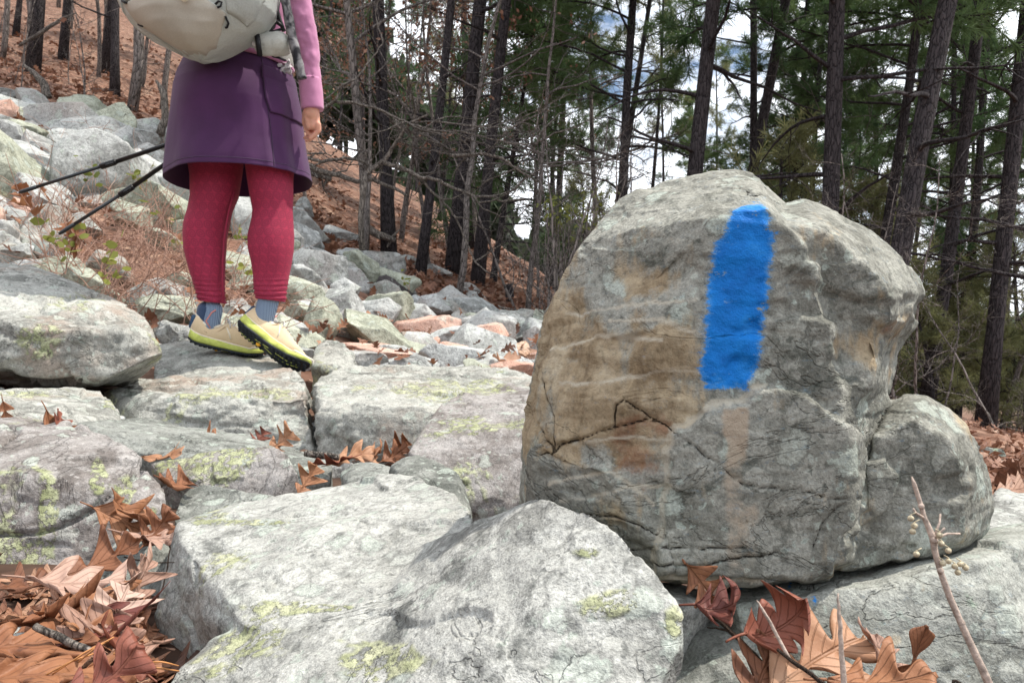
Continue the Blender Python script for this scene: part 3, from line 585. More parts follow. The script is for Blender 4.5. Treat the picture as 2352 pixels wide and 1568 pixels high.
# --- right foreground
def drips_post(V, N):
    u, v = px(V); wob = fbm(V * 120, 3, 2) * 5; p = np.zeros(len(V))
    for cu, cv, a, b in ((1690, 1346, 20, 7), (1775, 1338, 5, 4), (1816, 1362, 5, 5), (1872, 1378, 5, 6)): p = np.maximum(p, np.exp(-((u + wob - cu) / a) ** 2 - ((v + wob - cv) / b) ** 2))
    p = np.maximum(p, .7 * (1 - sstep(segdist(u + wob, v, [(1818, 1330), (1812, 1350), (1818, 1366)]), 1, 4))); p = np.maximum(p, .7 * (1 - sstep(segdist(u + wob, v, [(1866, 1366), (1876, 1384)]), 1, 4)))
    z = np.zeros(len(V)); return V, {'paint': p * .9, 'tan': z, 'rust': z, 'pale': z, 'vein': z, 'crack': z}
M['rightbase'] = rock_mat('grey_green_stone_with_drips', (.19, .195, .172), (.35, .36, .33), (.065, .068, .062), 1.0, .7, .25, .45, (1, 1, 2.0), (0, .3, 0), blaze=True, ylo=(.28, .38, .28), yhi=(.42, .52, .42))
hero('large lichened rock under the blazed boulder, with tiny blue paint drips', [
    [(1640, 1370, .66), (1700, 1335, .72), (1800, 1300, .74), (1900, 1284, .75), (2100, 1280, .74), (2260, 1262, .72), (2300, 1215, .78), (2470, 1190, .76), (2480, 1700, .585), (2000, 1750, .585), (1750, 1700, .58), (1820, 1450, .58), (1700, 1400, .61), (2060, 1330, .62), (2240, 1290, .62)]],
    'rightbase', .0028, 3, .005, 8, .0015, 24, 6, post=drips_post)
hero('sunlit white rock at the right edge behind the lichened base rock', [[(2250, 1230, .95), (2278, 1150, 1.1), (2290, 1118, 1.15), (2352, 1130, 1.15), (2460, 1180, 1.1), (2460, 1260, .9)]], 'slab', .004, 5, .006, 8, .0015, 25, 2)
hero('dark wedge shaped rock below the leaves at the bottom right', [
    [(1545, 1480, .64), (1585, 1405, .66), (1620, 1400, .66), (1720, 1440, .62), (1765, 1470, .6), (1850, 1570, .56), (1800, 1700, .52), (1540, 1700, .55), (1600, 1500, .6), (1700, 1550, .57)]], 'grey', .0032, 3, .005, 9, .002, 26, 6)
hero('thin grey stone wedged beside the sunlit slab end', [[(1440, 1330, .70), (1450, 1390, .62), (1535, 1335, .68), (1560, 1332, .68), (1640, 1350, .68), (1662, 1378, .66), (1600, 1400, .62), (1560, 1395, .6)]], 'slab', .003, 5, .003, 12, .001, 27, down=.06)

# ------------------------------------------------------------------ talus
def variant(seed, sharp=.5, vox=.042):
    rs = random.Random(seed); q = []
    for i in range(rs.randint(10, 16)):
        a = rs.uniform(0, 6.283); z = rs.uniform(-1, 1); r_ = math.sqrt(1 - z * z); k = rs.uniform(.78, 1.05)
        q.append((math.cos(a) * r_ * k, math.sin(a) * r_ * k * rs.uniform(.7, 1), z * k * .75))
    me = remesh(hull_mesh([q]), vox, rs.choice((1, 1, 2))); V = getco(me); N = getno(me)
    V = V + N * (.05 * fbm(V * 2.2, seed, 3) + .03 * fbm(V * 6, seed + 4, 3) - .045 * ridge(V * np.array([1.5, 1.5, 4]), seed + 9, 3))[:, None]
    for k in range(10):
        n = np.array([rs.gauss(0, 1), rs.gauss(0, 1), rs.gauss(0, 1)]); n /= np.linalg.norm(n); s = V @ n; t = np.quantile(s, rs.uniform(.84, .96)); V -= np.maximum(0, s - t)[:, None] * n * .97
    lo, hi = V.min(0), V.max(0); V = (V - (lo + hi) / 2) / ((hi - lo) / 2); return me, V
VAR = [variant(100 + i) for i in range(12)]
def put_rock(k, half, rotz, tilt, loc, mat, label, group, name='rock'):
    me0, V = VAR[k % len(VAR)]; me = me0.copy(); Rm = np.array(Euler((0, tilt, 0)).to_matrix()) @ np.eye(3)
    c, s = math.cos(rotz), math.sin(rotz); V = V @ np.array([[c, s, 0], [-s, c, 0], [0, 0, 1]]); V = V / np.abs(V).max(0)
    V = (V * np.array(half)) @ Rm.T
    setco(me, V + np.array([0, 0, half[2] * .6])); me.materials.clear(); me.materials.append(M[mat]); me.polygons.foreach_set('use_smooth', np.ones(len(me.polygons), bool)); me.name = name
    o = bpy.data.objects.new(name, me); o.location = (loc[0], loc[1], loc[2] - half[2] * .6); col.objects.link(o); return tag(o, label, 'rock', group)
# u, v, w, h (picture box), depth, tilt deg, material, label
T = [
 (915, 662, 96, 44, 6.2, 8, 'blackwhite', 'black rock blotched with white lichen at the top of the talus edge'),
 (866, 815, 150, 46, 3.9, 3, 'pink', 'flat pink rock just behind the split ledge'),
 (1122, 770, 92, 52, 4.6, -12, 'pink', 'salmon pink block leaning on white rocks near the blazed boulder'),
 (1042, 775, 112, 44, 4.6, -4, 'talus', 'long whitish rock left of the salmon pink block'),
 (1172, 745, 100, 54, 5.2, 14, 'talus', 'blue grey pointed rock at the top right end of the talus'),
 (1232, 770, 80, 66, 5.0, 14, 'talus', 'pale rock partly behind the blazed boulder'),
 (1196, 806, 66, 50, 4.2, 25, 'orange', 'orange faced angular rock by the blazed boulder'),
 (1232, 836, 60, 52, 3.9, 15, 'pink', 'pinkish rock touching the left side of the blazed boulder'),
 (1150, 800, 70, 46, 4.3, 20, 'talus', 'grey rock left of the orange faced one'),
 (885, 712, 140, 92, 5.0, 14, 'taluswarm', 'big rounded pale green rock in the middle of the talus'),
 (860, 775, 170, 96, 4.4, 30, 'taluswarm', 'long slanting pale slab below the rounded green rock'),
 (790, 745, 70, 90, 4.3, 38, 'talus', 'narrow upright pale rock beside the slanting slab'),
 (735, 625, 130, 110, 5.4, 26, 'talus', 'large white boulder right of the hiker\'s calf'),
 (700, 655, 90, 80, 4.9, 20, 'talus', 'purplish grey boulder below the large white one'),
 (830, 612, 90, 60, 6.0, 25, 'taluswarm', 'smooth rock on the upper rim of the talus'),
 (790, 672, 76, 60, 5.2, 15, 'talus', 'squarish pale rock under the talus rim'),
 (820, 590, 70, 40, 6.4, 20, 'talus', 'small rim rock nearest the forest floor'),
 (960, 735, 90, 66, 5.0, 10, 'talus', 'rock with a rusty orange spot on top'),
 (1000, 700, 80, 46, 5.8, 12, 'talus', 'low rock on the talus edge below the tree trunks'),
 (1060, 742, 100, 36, 5.4, 6, 'talus', 'dark flat rock on the talus edge'),
 (1112, 735, 70, 34, 5.6, 0, 'taluswarm', 'small brown grey rock on the talus edge'),
 (975, 800, 84, 40, 4.3, -8, 'pink', 'reddish rock with leaves caught behind it'),
 (1070, 815, 110, 42, 4.0, 8, 'pink', 'pink sloping rock below the long whitish one'),
 (940, 838, 130, 36, 3.5, -4, 'talus', 'low grey rock on top of the split ledge'),
 (1090, 838, 130, 48, 3.6, 4, 'talus', 'dark faced block behind the split ledge'),
 (1180, 856, 110, 50, 3.4, 6, 'pink', 'pale pink veined rock at the far end of the split ledge'),
 (1150, 828, 60, 30, 3.8, 0, 'taluswarm', 'pale pebble sized rock beside the orange one'),
 (740, 745, 80, 110, 3.9, 10, 'taluswarm', 'pale rock behind the raised shoe'),
 (700, 720, 60, 60, 4.2, 10, 'talus', 'rounded rock just above the raised shoe'),
 (562, 500, 60, 100, 5.4, 0, 'talus', 'white rock seen between the hiker\'s knees'),
 (560, 590, 56, 56, 4.6, 0, 'talus', 'small pale rock seen between the hiker\'s calves'),
 (560, 640, 70, 50, 4.2, 0, 'taluswarm', 'flat rock seen between the hiker\'s ankles'),
 (395, 715, 120, 62, 3.3, 4, 'taluswarm', 'pale green rock left of the hiker\'s standing foot'),
 (395, 765, 110, 50, 3.1, 0, 'talus', 'shaded rock under the pale green one'),
 (420, 650, 70, 44, 3.7, 6, 'taluswarm', 'small greenish rock in dry stalks left of the calf'),
 (250, 615, 130, 64, 3.6, 10, 'ledge', 'grey green rock behind the huge left boulder'),
 (90, 540, 110, 74, 3.9, 4, 'ledge', 'rock with a white patch on top by the trekking pole tips'),
 (45, 585, 60, 44, 3.4, 0, 'talus', 'round grey cobble at the left edge'),
 (-5, 545, 70, 80, 3.5, 10, 'talus', 'rounded stone cut by the left edge of the picture'),
 (75, 232, 74, 42, 8.2, 6, 'talus', 'grey boulder perched at the top of the left talus'),
 (20, 225, 90, 30, 8.4, 4, 'talus', 'flat boulder at the top left corner of the talus'),
 (155, 285, 190, 90, 7.6, 12, 'talus', 'long white boulder below the perched grey one'),
 (262, 285, 100, 100, 7.4, 20, 'taluswarm', 'rounded boulder at the right shoulder of the left talus'),
 (300, 335, 90, 80, 6.8, 25, 'talus', 'boulder below the right shoulder of the left talus'),
 (35, 320, 90, 80, 7.0, 22, 'talus', 'dark sided boulder in the upper left talus'),
 (100, 350, 100, 70, 6.6, 15, 'talus', 'blocky boulder near a dark hollow on the left'),
 (180, 355, 110, 76, 6.6, 10, 'talus', 'cracked white boulder in the middle of the left talus'),
 (225, 400, 200, 190, 5.8, 28, 'talus', 'great wedge shaped pale boulder behind the trekking poles'),
 (50, 420, 260, 190, 5.4, 28, 'taluswarm', 'great sloping furrowed boulder at the left behind the pole'),
 (95, 470, 120, 110, 5.0, 20, 'talus', 'white slab under the upper trekking pole'),
 (330, 400, 110, 90, 5.8, 30, 'talus', 'grey boulder left of the skirt'),
 (385, 440, 110, 90, 5.4, 30, 'talus', 'pale boulder just below the skirt hem'),
 (345, 365, 80, 60, 6.3, 20, 'talus', 'purplish boulder beside the skirt'),
 (300, 500, 110, 60, 4.9, 15, 'taluswarm', 'boulder below the lower trekking pole'),
 (180, 520, 120, 60, 4.4, 8, 'talus', 'half hidden boulder between dry stalks'),
 (700, 475, 50, 40, 7.4, 25, 'talus', 'angular grey rock on the leafy slope right of the skirt'),
 (660, 560, 60, 70, 6.0, 20, 'talus', 'pale rock just right of the hiker\'s knee'),
]
for i, (u, v, w_, h_, Y, tl, mt, lab) in enumerate(T):
    Ys = np.geomspace(2.8, 12, 160); vg = 784 - FPX * ground_z((u - 1176) / FPX * Ys, Ys) / Ys; ok_ = np.abs(vg - (v + h_ * .38)) < 14
    if ok_.any(): Y = float(Ys[ok_][np.argmin(np.abs(np.log(Ys[ok_] / Y)))])
    elif v > 760: Y = max(Y, 3.3)
    hx, hz = w_ / 2 / FPX * Y * 1.16, h_ / 2 / FPX * Y * 1.24; c = P(u, v, Y); t_ = R(tl)
    put_rock(i, (hx, max(hx, hz) * .85, hz * (1 - .35 * abs(math.sin(t_)))), i * 1.7, t_, c, mt, lab, 'talus rocks behind the ledges')
rs = random.Random(4); cnt = 0
def ridge_v(u): return np.interp(u, [-300, 0, 240, 380, 680, 740, 850, 950, 1100, 1240, 1500, 2352], [190, 215, 245, 330, 490, 570, 615, 670, 728, 742, 800, 900])
for i in range(900):
    Y = 2.9 * (9 / 2.9) ** rs.random(); u = rs.uniform(-350, 1500)
    g = on_ground(u, Y); v = 784 - FPX * g.z / Y
    if v < ridge_v(u) + 12 or cnt > 230: continue
    if 120 < u < 540 and 520 < v < 680 and rs.random() < .7: continue
    s = rs.uniform(.020, .036) * Y * (1.25 if u < 500 else 1) * rs.choice((.7, 1, 1.2)); cnt += 1
    if Y < 3.6: s = min(s, .15)
    mt = rs.choices(['talus', 'taluswarm', 'pink', 'ledge'], [5, 3, .5 if u < 800 else 1.3, 1])[0]
    lb = {'talus': 'pale grey rock filling in among the larger talus boulders', 'taluswarm': 'greenish grey rock filling in among the larger talus boulders', 'pink': 'small pinkish rock filling in among the larger talus boulders', 'ledge': 'mottled grey rock filling in among the larger talus boulders'}[mt]
    hv = 'high in the talus' if Y > 5.5 else 'halfway up the talus' if Y > 4 else 'low in the talus'; zz_ = zone(u)
    sz_ = 'small' if s < .16 else 'midsize' if s < .26 else 'big'; lb = sz_ + ' ' + {'talus': 'pale grey', 'taluswarm': 'greenish grey', 'pink': 'pinkish', 'ledge': 'mottled grey'}[mt] + ' rock ' + hv + ', ' + zz_
    put_rock(rs.randint(0, 11), (s * rs.uniform(.9, 1.4), s, s * rs.uniform(.55, .85)), rs.uniform(0, 6), R(rs.uniform(-5, 30)), g + Vector((0, 0, s * .12)), mt, lb, lb + 's')
for i in range(70):       # chinks between the near ledges
    Y = rs.uniform(1.35, 2.9); u = rs.uniform(-200, 1300) if i < 50 else rs.uniform(1200, 2500); g = on_ground(u, Y); s = rs.uniform(.025, .07)
    put_rock(rs.randint(0, 11), (s * 1.3, s, s * .7), rs.uniform(0, 6), R(rs.uniform(-20, 20)), g, *[(m_, 'small ' + {'ledge': 'mottled', 'grey': 'dark', 'talus': 'pale'}[m_] + ' stone lodged between the near rocks, ' + zone(u), 'stones lodged between the near rocks ' + m_ + zone(u)) for m_ in [rs.choice(['ledge', 'grey', 'talus'])]][0])
for (u, Y, s) in ((760, 9, .18), (1090, 9, .1), (1000, 10, .15), (940, 11, .12), (1130, 8.5, .09), (1080, 9.6, .12), (700, 8.2, .12), (735, 8.8, .1), (800, 10, .14), (380, 9, .2), (330, 9.5, .16)):
    g = on_ground(u, Y); put_rock(int(Y * 7), (s * 1.5, s, s * .55), u, R(15), g + Vector((0, 0, s * .3)), 'talus', 'grey stone sunk in the leafy slope, ' + zone(u), 'stones on the leafy slope ' + zone(u))
# ------------------------------------------------------------------ trees
def rnd_unit(rs): 
    v = np.array([rs.gauss(0, 1) for _ in range(3)]); return v / np.linalg.norm(v)
def curve_pts(p0, d, length, n, rs, wander=.15, grav=0.0):
    p = np.array(p0, float); d = np.array(d, float); d /= np.linalg.norm(d); out = [p.copy()]
    for i in range(n):
        d = d + rnd_unit(rs) * wander + np.array([0, 0, grav]); d /= np.linalg.norm(d); p = p + d * length / n; out.append(p.copy())
    return np.array(out), d
def needles(centers, dirs, rng, n=34, ln=.13, wd=.006):
    """long thin triangles radiating forward from each shoot tip"""
    m = len(centers); C = np.repeat(centers, n, 0); D = np.repeat(dirs, n, 0); a = rng.normal(size=(m * n, 3)); a /= np.linalg.norm(a, axis=1)[:, None]
    d = a + D * .75; d /= np.linalg.norm(d, axis=1)[:, None]; C = C + D * rng.uniform(-.09, .05, (m * n, 1)); l = ln * rng.uniform(.7, 1.15, (m * n, 1))
    s = np.cross(d, rng.normal(size=(m * n, 3))); s /= np.linalg.norm(s, axis=1)[:, None]; tip = C + d * l; tip[:, 2] -= .01
    V = np.stack([C - s * wd * .5, C + s * wd * .5, tip + s * wd * .3, tip - s * wd * .3], 1).reshape(-1, 3); F = np.arange(len(V)).reshape(-1, 4); return V, F
def pine_geo(seed, H=13, r0=.066, start=.22, nb=44, blen=2.6, shoots=13, nn=26, dead=8, wd=.0085, ln=.14, bend=.3):
    rs = random.Random(seed); rng = np.random.default_rng(seed)
    n = 16; zt = np.linspace(0, 1, n); ph = rs.uniform(0, 6); off = np.column_stack([np.sin(zt * 3 + ph) - math.sin(ph), np.cos(zt * 2.4 + ph) - math.cos(ph), 0 * zt]) * bend
    cen = off + np.column_stack([0 * zt, 0 * zt, zt * H]); rad = r0 * (1 - zt) ** .8 + .012; rad[0] *= 1.35
    tr = MB(); tr.tube(cen, rad, 11)
    for f, arr in enumerate(tr.V): tr.V[f] = arr + (fbm(arr * np.array([9, 9, 2.5]), seed, 2) * r0 * .14)[:, None] * np.array([1, 1, 0])
    br = MB(); cc, dd = [], []
    for i in range(nb + dead):
        isdead = i >= nb; t = rs.uniform(.08, start + .15) if isdead else start + (1 - start) * ((i + rs.random()) / nb) ** .9; t = min(t, .985)
        p = np.array([np.interp(t, zt, cen[:, k]) for k in range(3)]); a = rs.uniform(0, 6.283); up = (.25 + .5 * t) if not isdead else rs.uniform(-.1, .3)
        lb = blen * (1.05 - t) ** .6 * rs.uniform(.55, 1.1) * (.55 if isdead else 1); d = np.array([math.cos(a), math.sin(a), up])
        bp, de = curve_pts(p, d, lb, 8, rs, .16, -.025); rr0 = r0 * .25 * (1.1 - t) + .008
        br.tube(bp, np.linspace(rr0, .005, 9), 5, caps=False)
        if isdead:
            for k in range(rs.randint(2, 5)):
                q = bp[rs.randint(2, 7)]; sp, _ = curve_pts(q, de + rnd_unit(rs) * .9, lb * rs.uniform(.2, .5), 4, rs, .25); br.tube(sp, np.linspace(.007, .002, 5), 3, caps=False)
            continue
        for k in range(shoots):
            j = rs.uniform(2.2, 8); j0 = min(int(j), 7); q = bp[j0] + (bp[j0 + 1] - bp[j0]) * (j - j0) if j0 < 8 else bp[8]
            sd_ = de * .7 + rnd_unit(rs) * .9 + np.array([0, 0, .25]); sl = rs.uniform(.18, .62) * (1 - .35 * j / 8)
            sp, sde = curve_pts(q, sd_, sl, 3, rs, .2, .05); br.tube(sp, np.linspace(.006, .003, 4), 3, caps=False)
            cc += [sp[-1], sp[-2]]; dd += [sde, sde]
        cc.append(bp[-1]); dd.append(de)
    V, F = needles(np.array(cc), np.array(dd), rng, nn, ln, wd); fo = MB(); fo.add(V, F)
    return tr, br, fo
def bare_geo(seed, H=7, r0=.06, levels=4, spread=.8, fork=.3, wander=.2, nb=(5, 7), leaves=0):
    rs = random.Random(seed); tr = MB(); br = MB(); tips = []
    tp, d = curve_pts((0, 0, 0), (rs.uniform(-.1, .1), rs.uniform(-.1, .1), 1), H, 12, rs, wander * .5, .03); tr.tube(tp, np.linspace(r0, r0 * .22, 13), 8)
    def rec(p, d, l, r, lev):
        n = 5 if lev > 2 else 4; bp, de = curve_pts(p, d, l, n, rs, wander * 1.35, .0); br.tube(bp, np.linspace(r, r * .4, n + 1), 5 if r > .012 else 3, caps=False)
        if lev <= 1: tips.append((bp[-1], de)); return
        for k in range(rs.randint(3, 5)):
            q = bp[rs.randint(1, n)]; rec(q, de + rnd_unit(rs) * spread + np.array([0, 0, .12]), l * rs.uniform(.4, .72), r * .5, lev - 1)
    for i in range(rs.randint(*nb) + int(H)):
        t = rs.uniform(fork, 1); k = t * 12; k0 = min(int(k), 11); p = tp[k0] + (tp[k0 + 1] - tp[k0]) * (k - k0); a = rs.uniform(0, 6.28)
        rec(p, (math.cos(a), math.sin(a), rs.uniform(.1, .9)), H * rs.uniform(.16, .34) * (1.15 - t * .5), r0 * .42 * (1.1 - t * .6), levels - 1)
    lf = None
    if leaves:
        rng = np.random.default_rng(seed); idx = rng.integers(0, len(tips), leaves); c = np.array([tips[i][0] for i in idx]) + rng.normal(size=(leaves, 3)) * .06
        d = rng.normal(size=(leaves, 3)) + np.array([0, 0, -.8]); d /= np.linalg.norm(d, axis=1)[:, None]; s = np.cross(d, rng.normal(size=(leaves, 3))); s /= np.linalg.norm(s, axis=1)[:, None]
        L_ = rng.uniform(.05, .1, (leaves, 1)); lcs = np.column_stack([np.tile([0, .5, 1, .5], leaves), np.tile([0, .4, 0, -.4], leaves), np.repeat(rng.random(leaves), 4)])
        V = np.stack([c, c + d * L_ * .5 + s * L_ * .28, c + d * L_, c + d * L_ * .5 - s * L_ * .28], 1).reshape(-1, 3); lf = MB(); lf.add(V, np.arange(len(V)).reshape(-1, 4), 0, lcs)
    return tr, br, lf
def meshes(geo, mt, fm, names=('trunk', 'branches', 'foliage')):
    out = []
    for g, m, n in zip(geo, (mt, mt, fm), names):
        if g is not None: out.append((n, g.mesh(n, [M[m]], True, None, lc=(n == 'dead_leaves'))))
    return out
PINES = [meshes(pine_geo(11, nb=46, blen=3.0, shoots=23, nn=36), 'bark', 'needle', ('trunk', 'branches', 'crown')), meshes(pine_geo(12, H=11, nb=42, blen=2.6, shoots=23, nn=36), 'bark', 'needle', ('trunk', 'branches', 'crown')),
         meshes(pine_geo(13, H=15, start=.26, nb=44, blen=2.9, bend=.45, shoots=18, nn=32), 'bark', 'needle', ('trunk', 'branches', 'crown')), meshes(pine_geo(14, H=12, start=.38, nb=30, blen=2.2, shoots=9, dead=14), 'bark', 'needleolive', ('trunk', 'branches', 'crown'))]
TALL = [meshes(pine_geo(21, H=16, start=.55, nb=26, blen=2.4, dead=16, r0=.062), 'bark', 'needle', ('trunk', 'branches', 'crown')), meshes(pine_geo(22, H=14, start=.5, nb=26, blen=2.2, dead=18, r0=.058, bend=.4), 'bark', 'needleolive', ('trunk', 'branches', 'crown'))]
SAP = [meshes(pine_geo(31, H=3.6, r0=.035, start=.12, nb=26, blen=1.0, shoots=7, nn=24, dead=2, bend=.12), 'bark', 'needle', ('trunk', 'branches', 'crown')), meshes(pine_geo(32, H=2.6, r0=.03, start=.1, nb=22, blen=.9, shoots=7, nn=24, dead=1, bend=.1), 'bark', 'needleolive', ('trunk', 'branches', 'crown'))]
BARE = [meshes(bare_geo(41, 7, .06), 'barkgrey', None, ('trunk', 'branches', '')), meshes(bare_geo(42, 8.5, .07, wander=.26), 'barkgrey', None, ('trunk', 'branches', '')), meshes(bare_geo(43, 6, .045, spread=1.0), 'barkgrey', None, ('trunk', 'branches', ''))]
LEAFY = [meshes(bare_geo(51, 6.5, .06, leaves=1500), 'barkgrey', 'forestlitter', ('trunk', 'branches', 'dead_leaves')), meshes(bare_geo(52, 5, .04, leaves=900), 'barkgrey', 'forestlitter', ('trunk', 'branches', 'dead_leaves'))]
SHRUB = [meshes(bare_geo(61, 1.9, .014, levels=4, fork=.05, wander=.3, spread=.9, nb=(9, 12)), 'barkgrey', None, ('stem', 'twigs', '')), meshes(bare_geo(62, 2.4, .016, levels=4, fork=.08, wander=.25, nb=(9, 12)), 'barkgrey', None, ('stem', 'twigs', ''))]

def plant(proto, name, loc, label, cat, group=None, lean=(0, 0), rotz=0, s=1.0, mat=None):
    q = Euler((0, 0, rotz)).to_matrix().to_4x4(); ln_ = Euler((lean[1], lean[0], 0)).to_matrix().to_4x4()
    e = empty(name, loc, label, cat, group); e.matrix_world = Matrix.Translation(loc) @ ln_ @ q @ Matrix.Scale(s, 4)
    for n, me in proto:
        o = bpy.data.objects.new(n, me); o.parent = e; col.objects.link(o)
    return e
rs = random.Random(77)
def along(pr, base_u, Y, top_u, top_v, label, wpx=None, group=None, name='pine_tree', cat='pine tree', ly=0.0, base_v=None, r0=.066):
    """stand a tree on the ground at (base_u, Y), leaning so that it passes through (top_u, top_v) in the photo"""
    g = on_ground(base_u, Y, -.1); t = P(top_u, top_v, Y + ly); d = (t - g).normalized(); s = 1.0
    if wpx: s = (wpx / FPX * Y / 2) / (r0 * .95)
    return plant(pr, name, g, label, cat, group, (math.atan2(d.x, d.z), -math.atan2(d.y, d.z)), rs.uniform(0, 6.28), s)
G1 = 'tall pines behind the blazed boulder'
along(PINES[1], 1425, 11, 1468, 0, 'slim dark pine with its trunk above the left shoulder of the blazed boulder', 21, G1)
along(PINES[0], 1545, 9.5, 1598, 0, 'dark forked pine whose trunk rises just above the flat top of the blazed boulder', 31, G1)
along(PINES[2], 1640, 12, 1740, 0, 'leaning pine between the forked pine and the thick reddish one', 22, G1)
along(TALL[0], 1715, 14, 1762, 0, 'thin straight pine close behind the leaning pine', 16, G1, r0=.062)
along(PINES[0], 1885, 8.5, 1948, 0, 'thick reddish barked pine right of the blaze', 33, G1)
along(PINES[2], 2010, 7.5, 2172, 0, 'stout pine leaning right with long drooping limbs near the right edge', 40, G1)
along(TALL[1], 2120, 10, 2250, 300, 'thin pine leaning right beside the stout one', 24, G1, r0=.058)
along(TALL[0], 2260, 9, 2330, 560, 'pine trunk at the lower right above the leaf covered ground', 30, G1, r0=.062)
along(TALL[1], 2380, 8, 2400, 400, 'pine at the very right edge of the picture', 30, G1, r0=.058)
along(TALL[0], 1095, 10.5, 1190, 0, 'thin pine above the dark stump', 22, G1, r0=.062)
along(TALL[1], 895, 9.5, 912, 200, 'straight purplish trunk rising from the leafy slope, right of the hiker', 24, G1, r0=.058)
along(TALL[0], 962, 9, 1010, 330, 'slender trunk leaning right on the leafy slope', 18, G1, r0=.062)
along(TALL[1], 1040, 11, 1048, 200, 'thicker straight trunk in the middle of the leafy slope', 28, G1, r0=.058)
along(BARE[1], 1048, 8.5, 1085, 480, 'dark thin crooked tree at the talus edge', 17, None, 'bare_tree', 'bare tree', r0=.07)
along(BARE[0], 1212, 9, 1225, 500, 'thin bare tree close to the left side of the blazed boulder', 14, None, 'bare_tree', 'bare tree', r0=.06)
along(BARE[2], 832, 8.8, 838, 400, 'small dark bare tree under the crooked grey limbs', 12, None, 'bare_tree', 'bare tree', r0=.045)
along(TALL[0], 75, 12, 90, 0, 'grey trunk at the upper left behind the perched boulder', 21, G1, r0=.062)
along(TALL[1], 143, 15, 150, 0, 'dark thin trunk at the upper left', 14, G1, r0=.058)
along(TALL[0], 238, 15, 250, 0, 'dark trunk left of the backpack', 16, G1, r0=.062)
along(TALL[1], 264, 12, 272, 0, 'pale straight trunk beside the backpack', 15, G1, r0=.058)
along(BARE[1], 302, 11, 332, 40, 'leaning grey trunk below the backpack', 24, None, 'bare_tree', 'bare tree', r0=.07)
along(BARE[0], 5, 13, 20, 0, 'bare tree at the top left corner', 14, None, 'bare_tree', 'bare tree', r0=.06)

GB = 'pines in the wood beyond the rocks'; GD = 'bare trees in the wood beyond the rocks'; GS = 'bare shrubs under the trees'
def scatter(n, ua, ub, ya, yb, protos, name, label, cat, group, smin=.8, smax=1.2, lean=.05, seed=1, ok=None, leanx=.06):
    r = random.Random(seed); k = 0
    while k < n:
        Y = ya * (yb / ya) ** r.random(); u = r.uniform(ua, ub)
        if ok and not ok(u, Y): continue
        k += 1; plant(r.choice(protos), name, on_ground(u, Y, -.08), label + ', ' + zone(u), cat, group + ' ' + zone(u), (leanx + r.uniform(-lean, lean), r.uniform(-lean, lean)), r.uniform(0, 6.28), r.uniform(smin, smax))
scatter(6, 1500, 2700, 14, 26, PINES + TALL[:1], 'pine_tree', 'dark pine with low green boughs', 'pine tree', GB + ' on the right', .75, 1.15, seed=3)
scatter(8, 1480, 2800, 26, 50, PINES + TALL, 'pine_tree', 'distant thin pine in the far crowd of trunks', 'pine tree', GB + ' far right', .8, 1.15, seed=4)
scatter(6, 600, 1150, 15, 30, TALL + PINES[3:], 'pine_tree', 'tall straight trunked pine on the leafy slope', 'pine tree', GB + ' in the middle', .7, 1.1, seed=5)
scatter(6, 500, 1120, 24, 50, PINES + TALL, 'pine_tree', 'far pine closing the view', 'pine tree', GB + ' far middle', .8, 1.2, seed=6)
scatter(30, -300, 620, 13, 30, TALL[1:] + BARE, 'slim_tree', 'thin trunked tree on the red brown hillside', 'tree', 'thin trees on the left hillside', .6, 1.1, seed=7)
scatter(3, 560, 1400, 11, 22, BARE, 'bare_tree', 'grey leafless tree tangled among pines', 'bare tree', GD, .55, 1.0, .14, seed=8)
scatter(5, 1500, 2500, 9, 18, BARE, 'bare_tree', 'crooked grey leafless tree', 'bare tree', GD + ' on the right', .5, .9, .16, seed=9)
scatter(6, 600, 1350, 9.5, 18, LEAFY, 'oak_tree', 'young oak holding orange brown dead leaves', 'oak tree', 'young oaks with dead leaves', .6, 1.0, .08, seed=10)
along(LEAFY[0], 835, 9.2, 858, 0, 'young oak with a column of orange dead leaves right of the pink sleeve', None, None, 'oak_tree', 'oak tree')
scatter(4, 900, 1450, 8.8, 16, SHRUB, 'bare_shrub', 'thin leafless shrub under the pines', 'shrub', GS + ' in the middle', .7, 1.4, .3, seed=11)
scatter(14, 1750, 2600, 5, 12, SHRUB, 'bare_shrub', 'wiry leafless shrub low on the ground', 'shrub', GS + ' on the right', .7, 1.3, .3, seed=12)
scatter(11, 1230, 1420, 5, 9, SHRUB, 'bare_shrub', 'brown leafless shrub', 'shrub', GS + ' by the boulder', .6, 1.0, .2, seed=13)
scatter(12, -300, 420, 8.6, 15, SHRUB, 'bare_shrub', 'thin leafless shrub above the talus', 'shrub', GS + ' on the left', .4, .8, .3, seed=14)
scatter(3, 1050, 1400, 11, 16, SAP, 'pine_sapling', 'bushy young pine in the undergrowth', 'young pine', 'young pines of the undergrowth', .8, 1.2, seed=15)
scatter(4, 1500, 2600, 9, 20, SAP, 'pine_sapling', 'bushy young pine low among trunks', 'young pine', 'young pines on the right', .8, 1.4, seed=16)

scatter(9, 1600, 2600, 11, 21, PINES[:3], 'pine_tree', 'pine with dense green boughs', 'pine tree', GB + ' near right', .8, 1.1, seed=23)
scatter(9, 2080, 2700, 9.5, 15, SAP + SHRUB[:1], 'young_growth', 'low young growth among the trunks', 'undergrowth', GS + ' far right', .5, .9, .2, seed=31)
scatter(7, 1180, 1520, 16, 32, PINES[:1] + PINES[3:] + TALL[1:], 'pine_tree', 'slim pine against the bright sky', 'pine tree', GB + ' against the sky', .8, 1.1, seed=41)
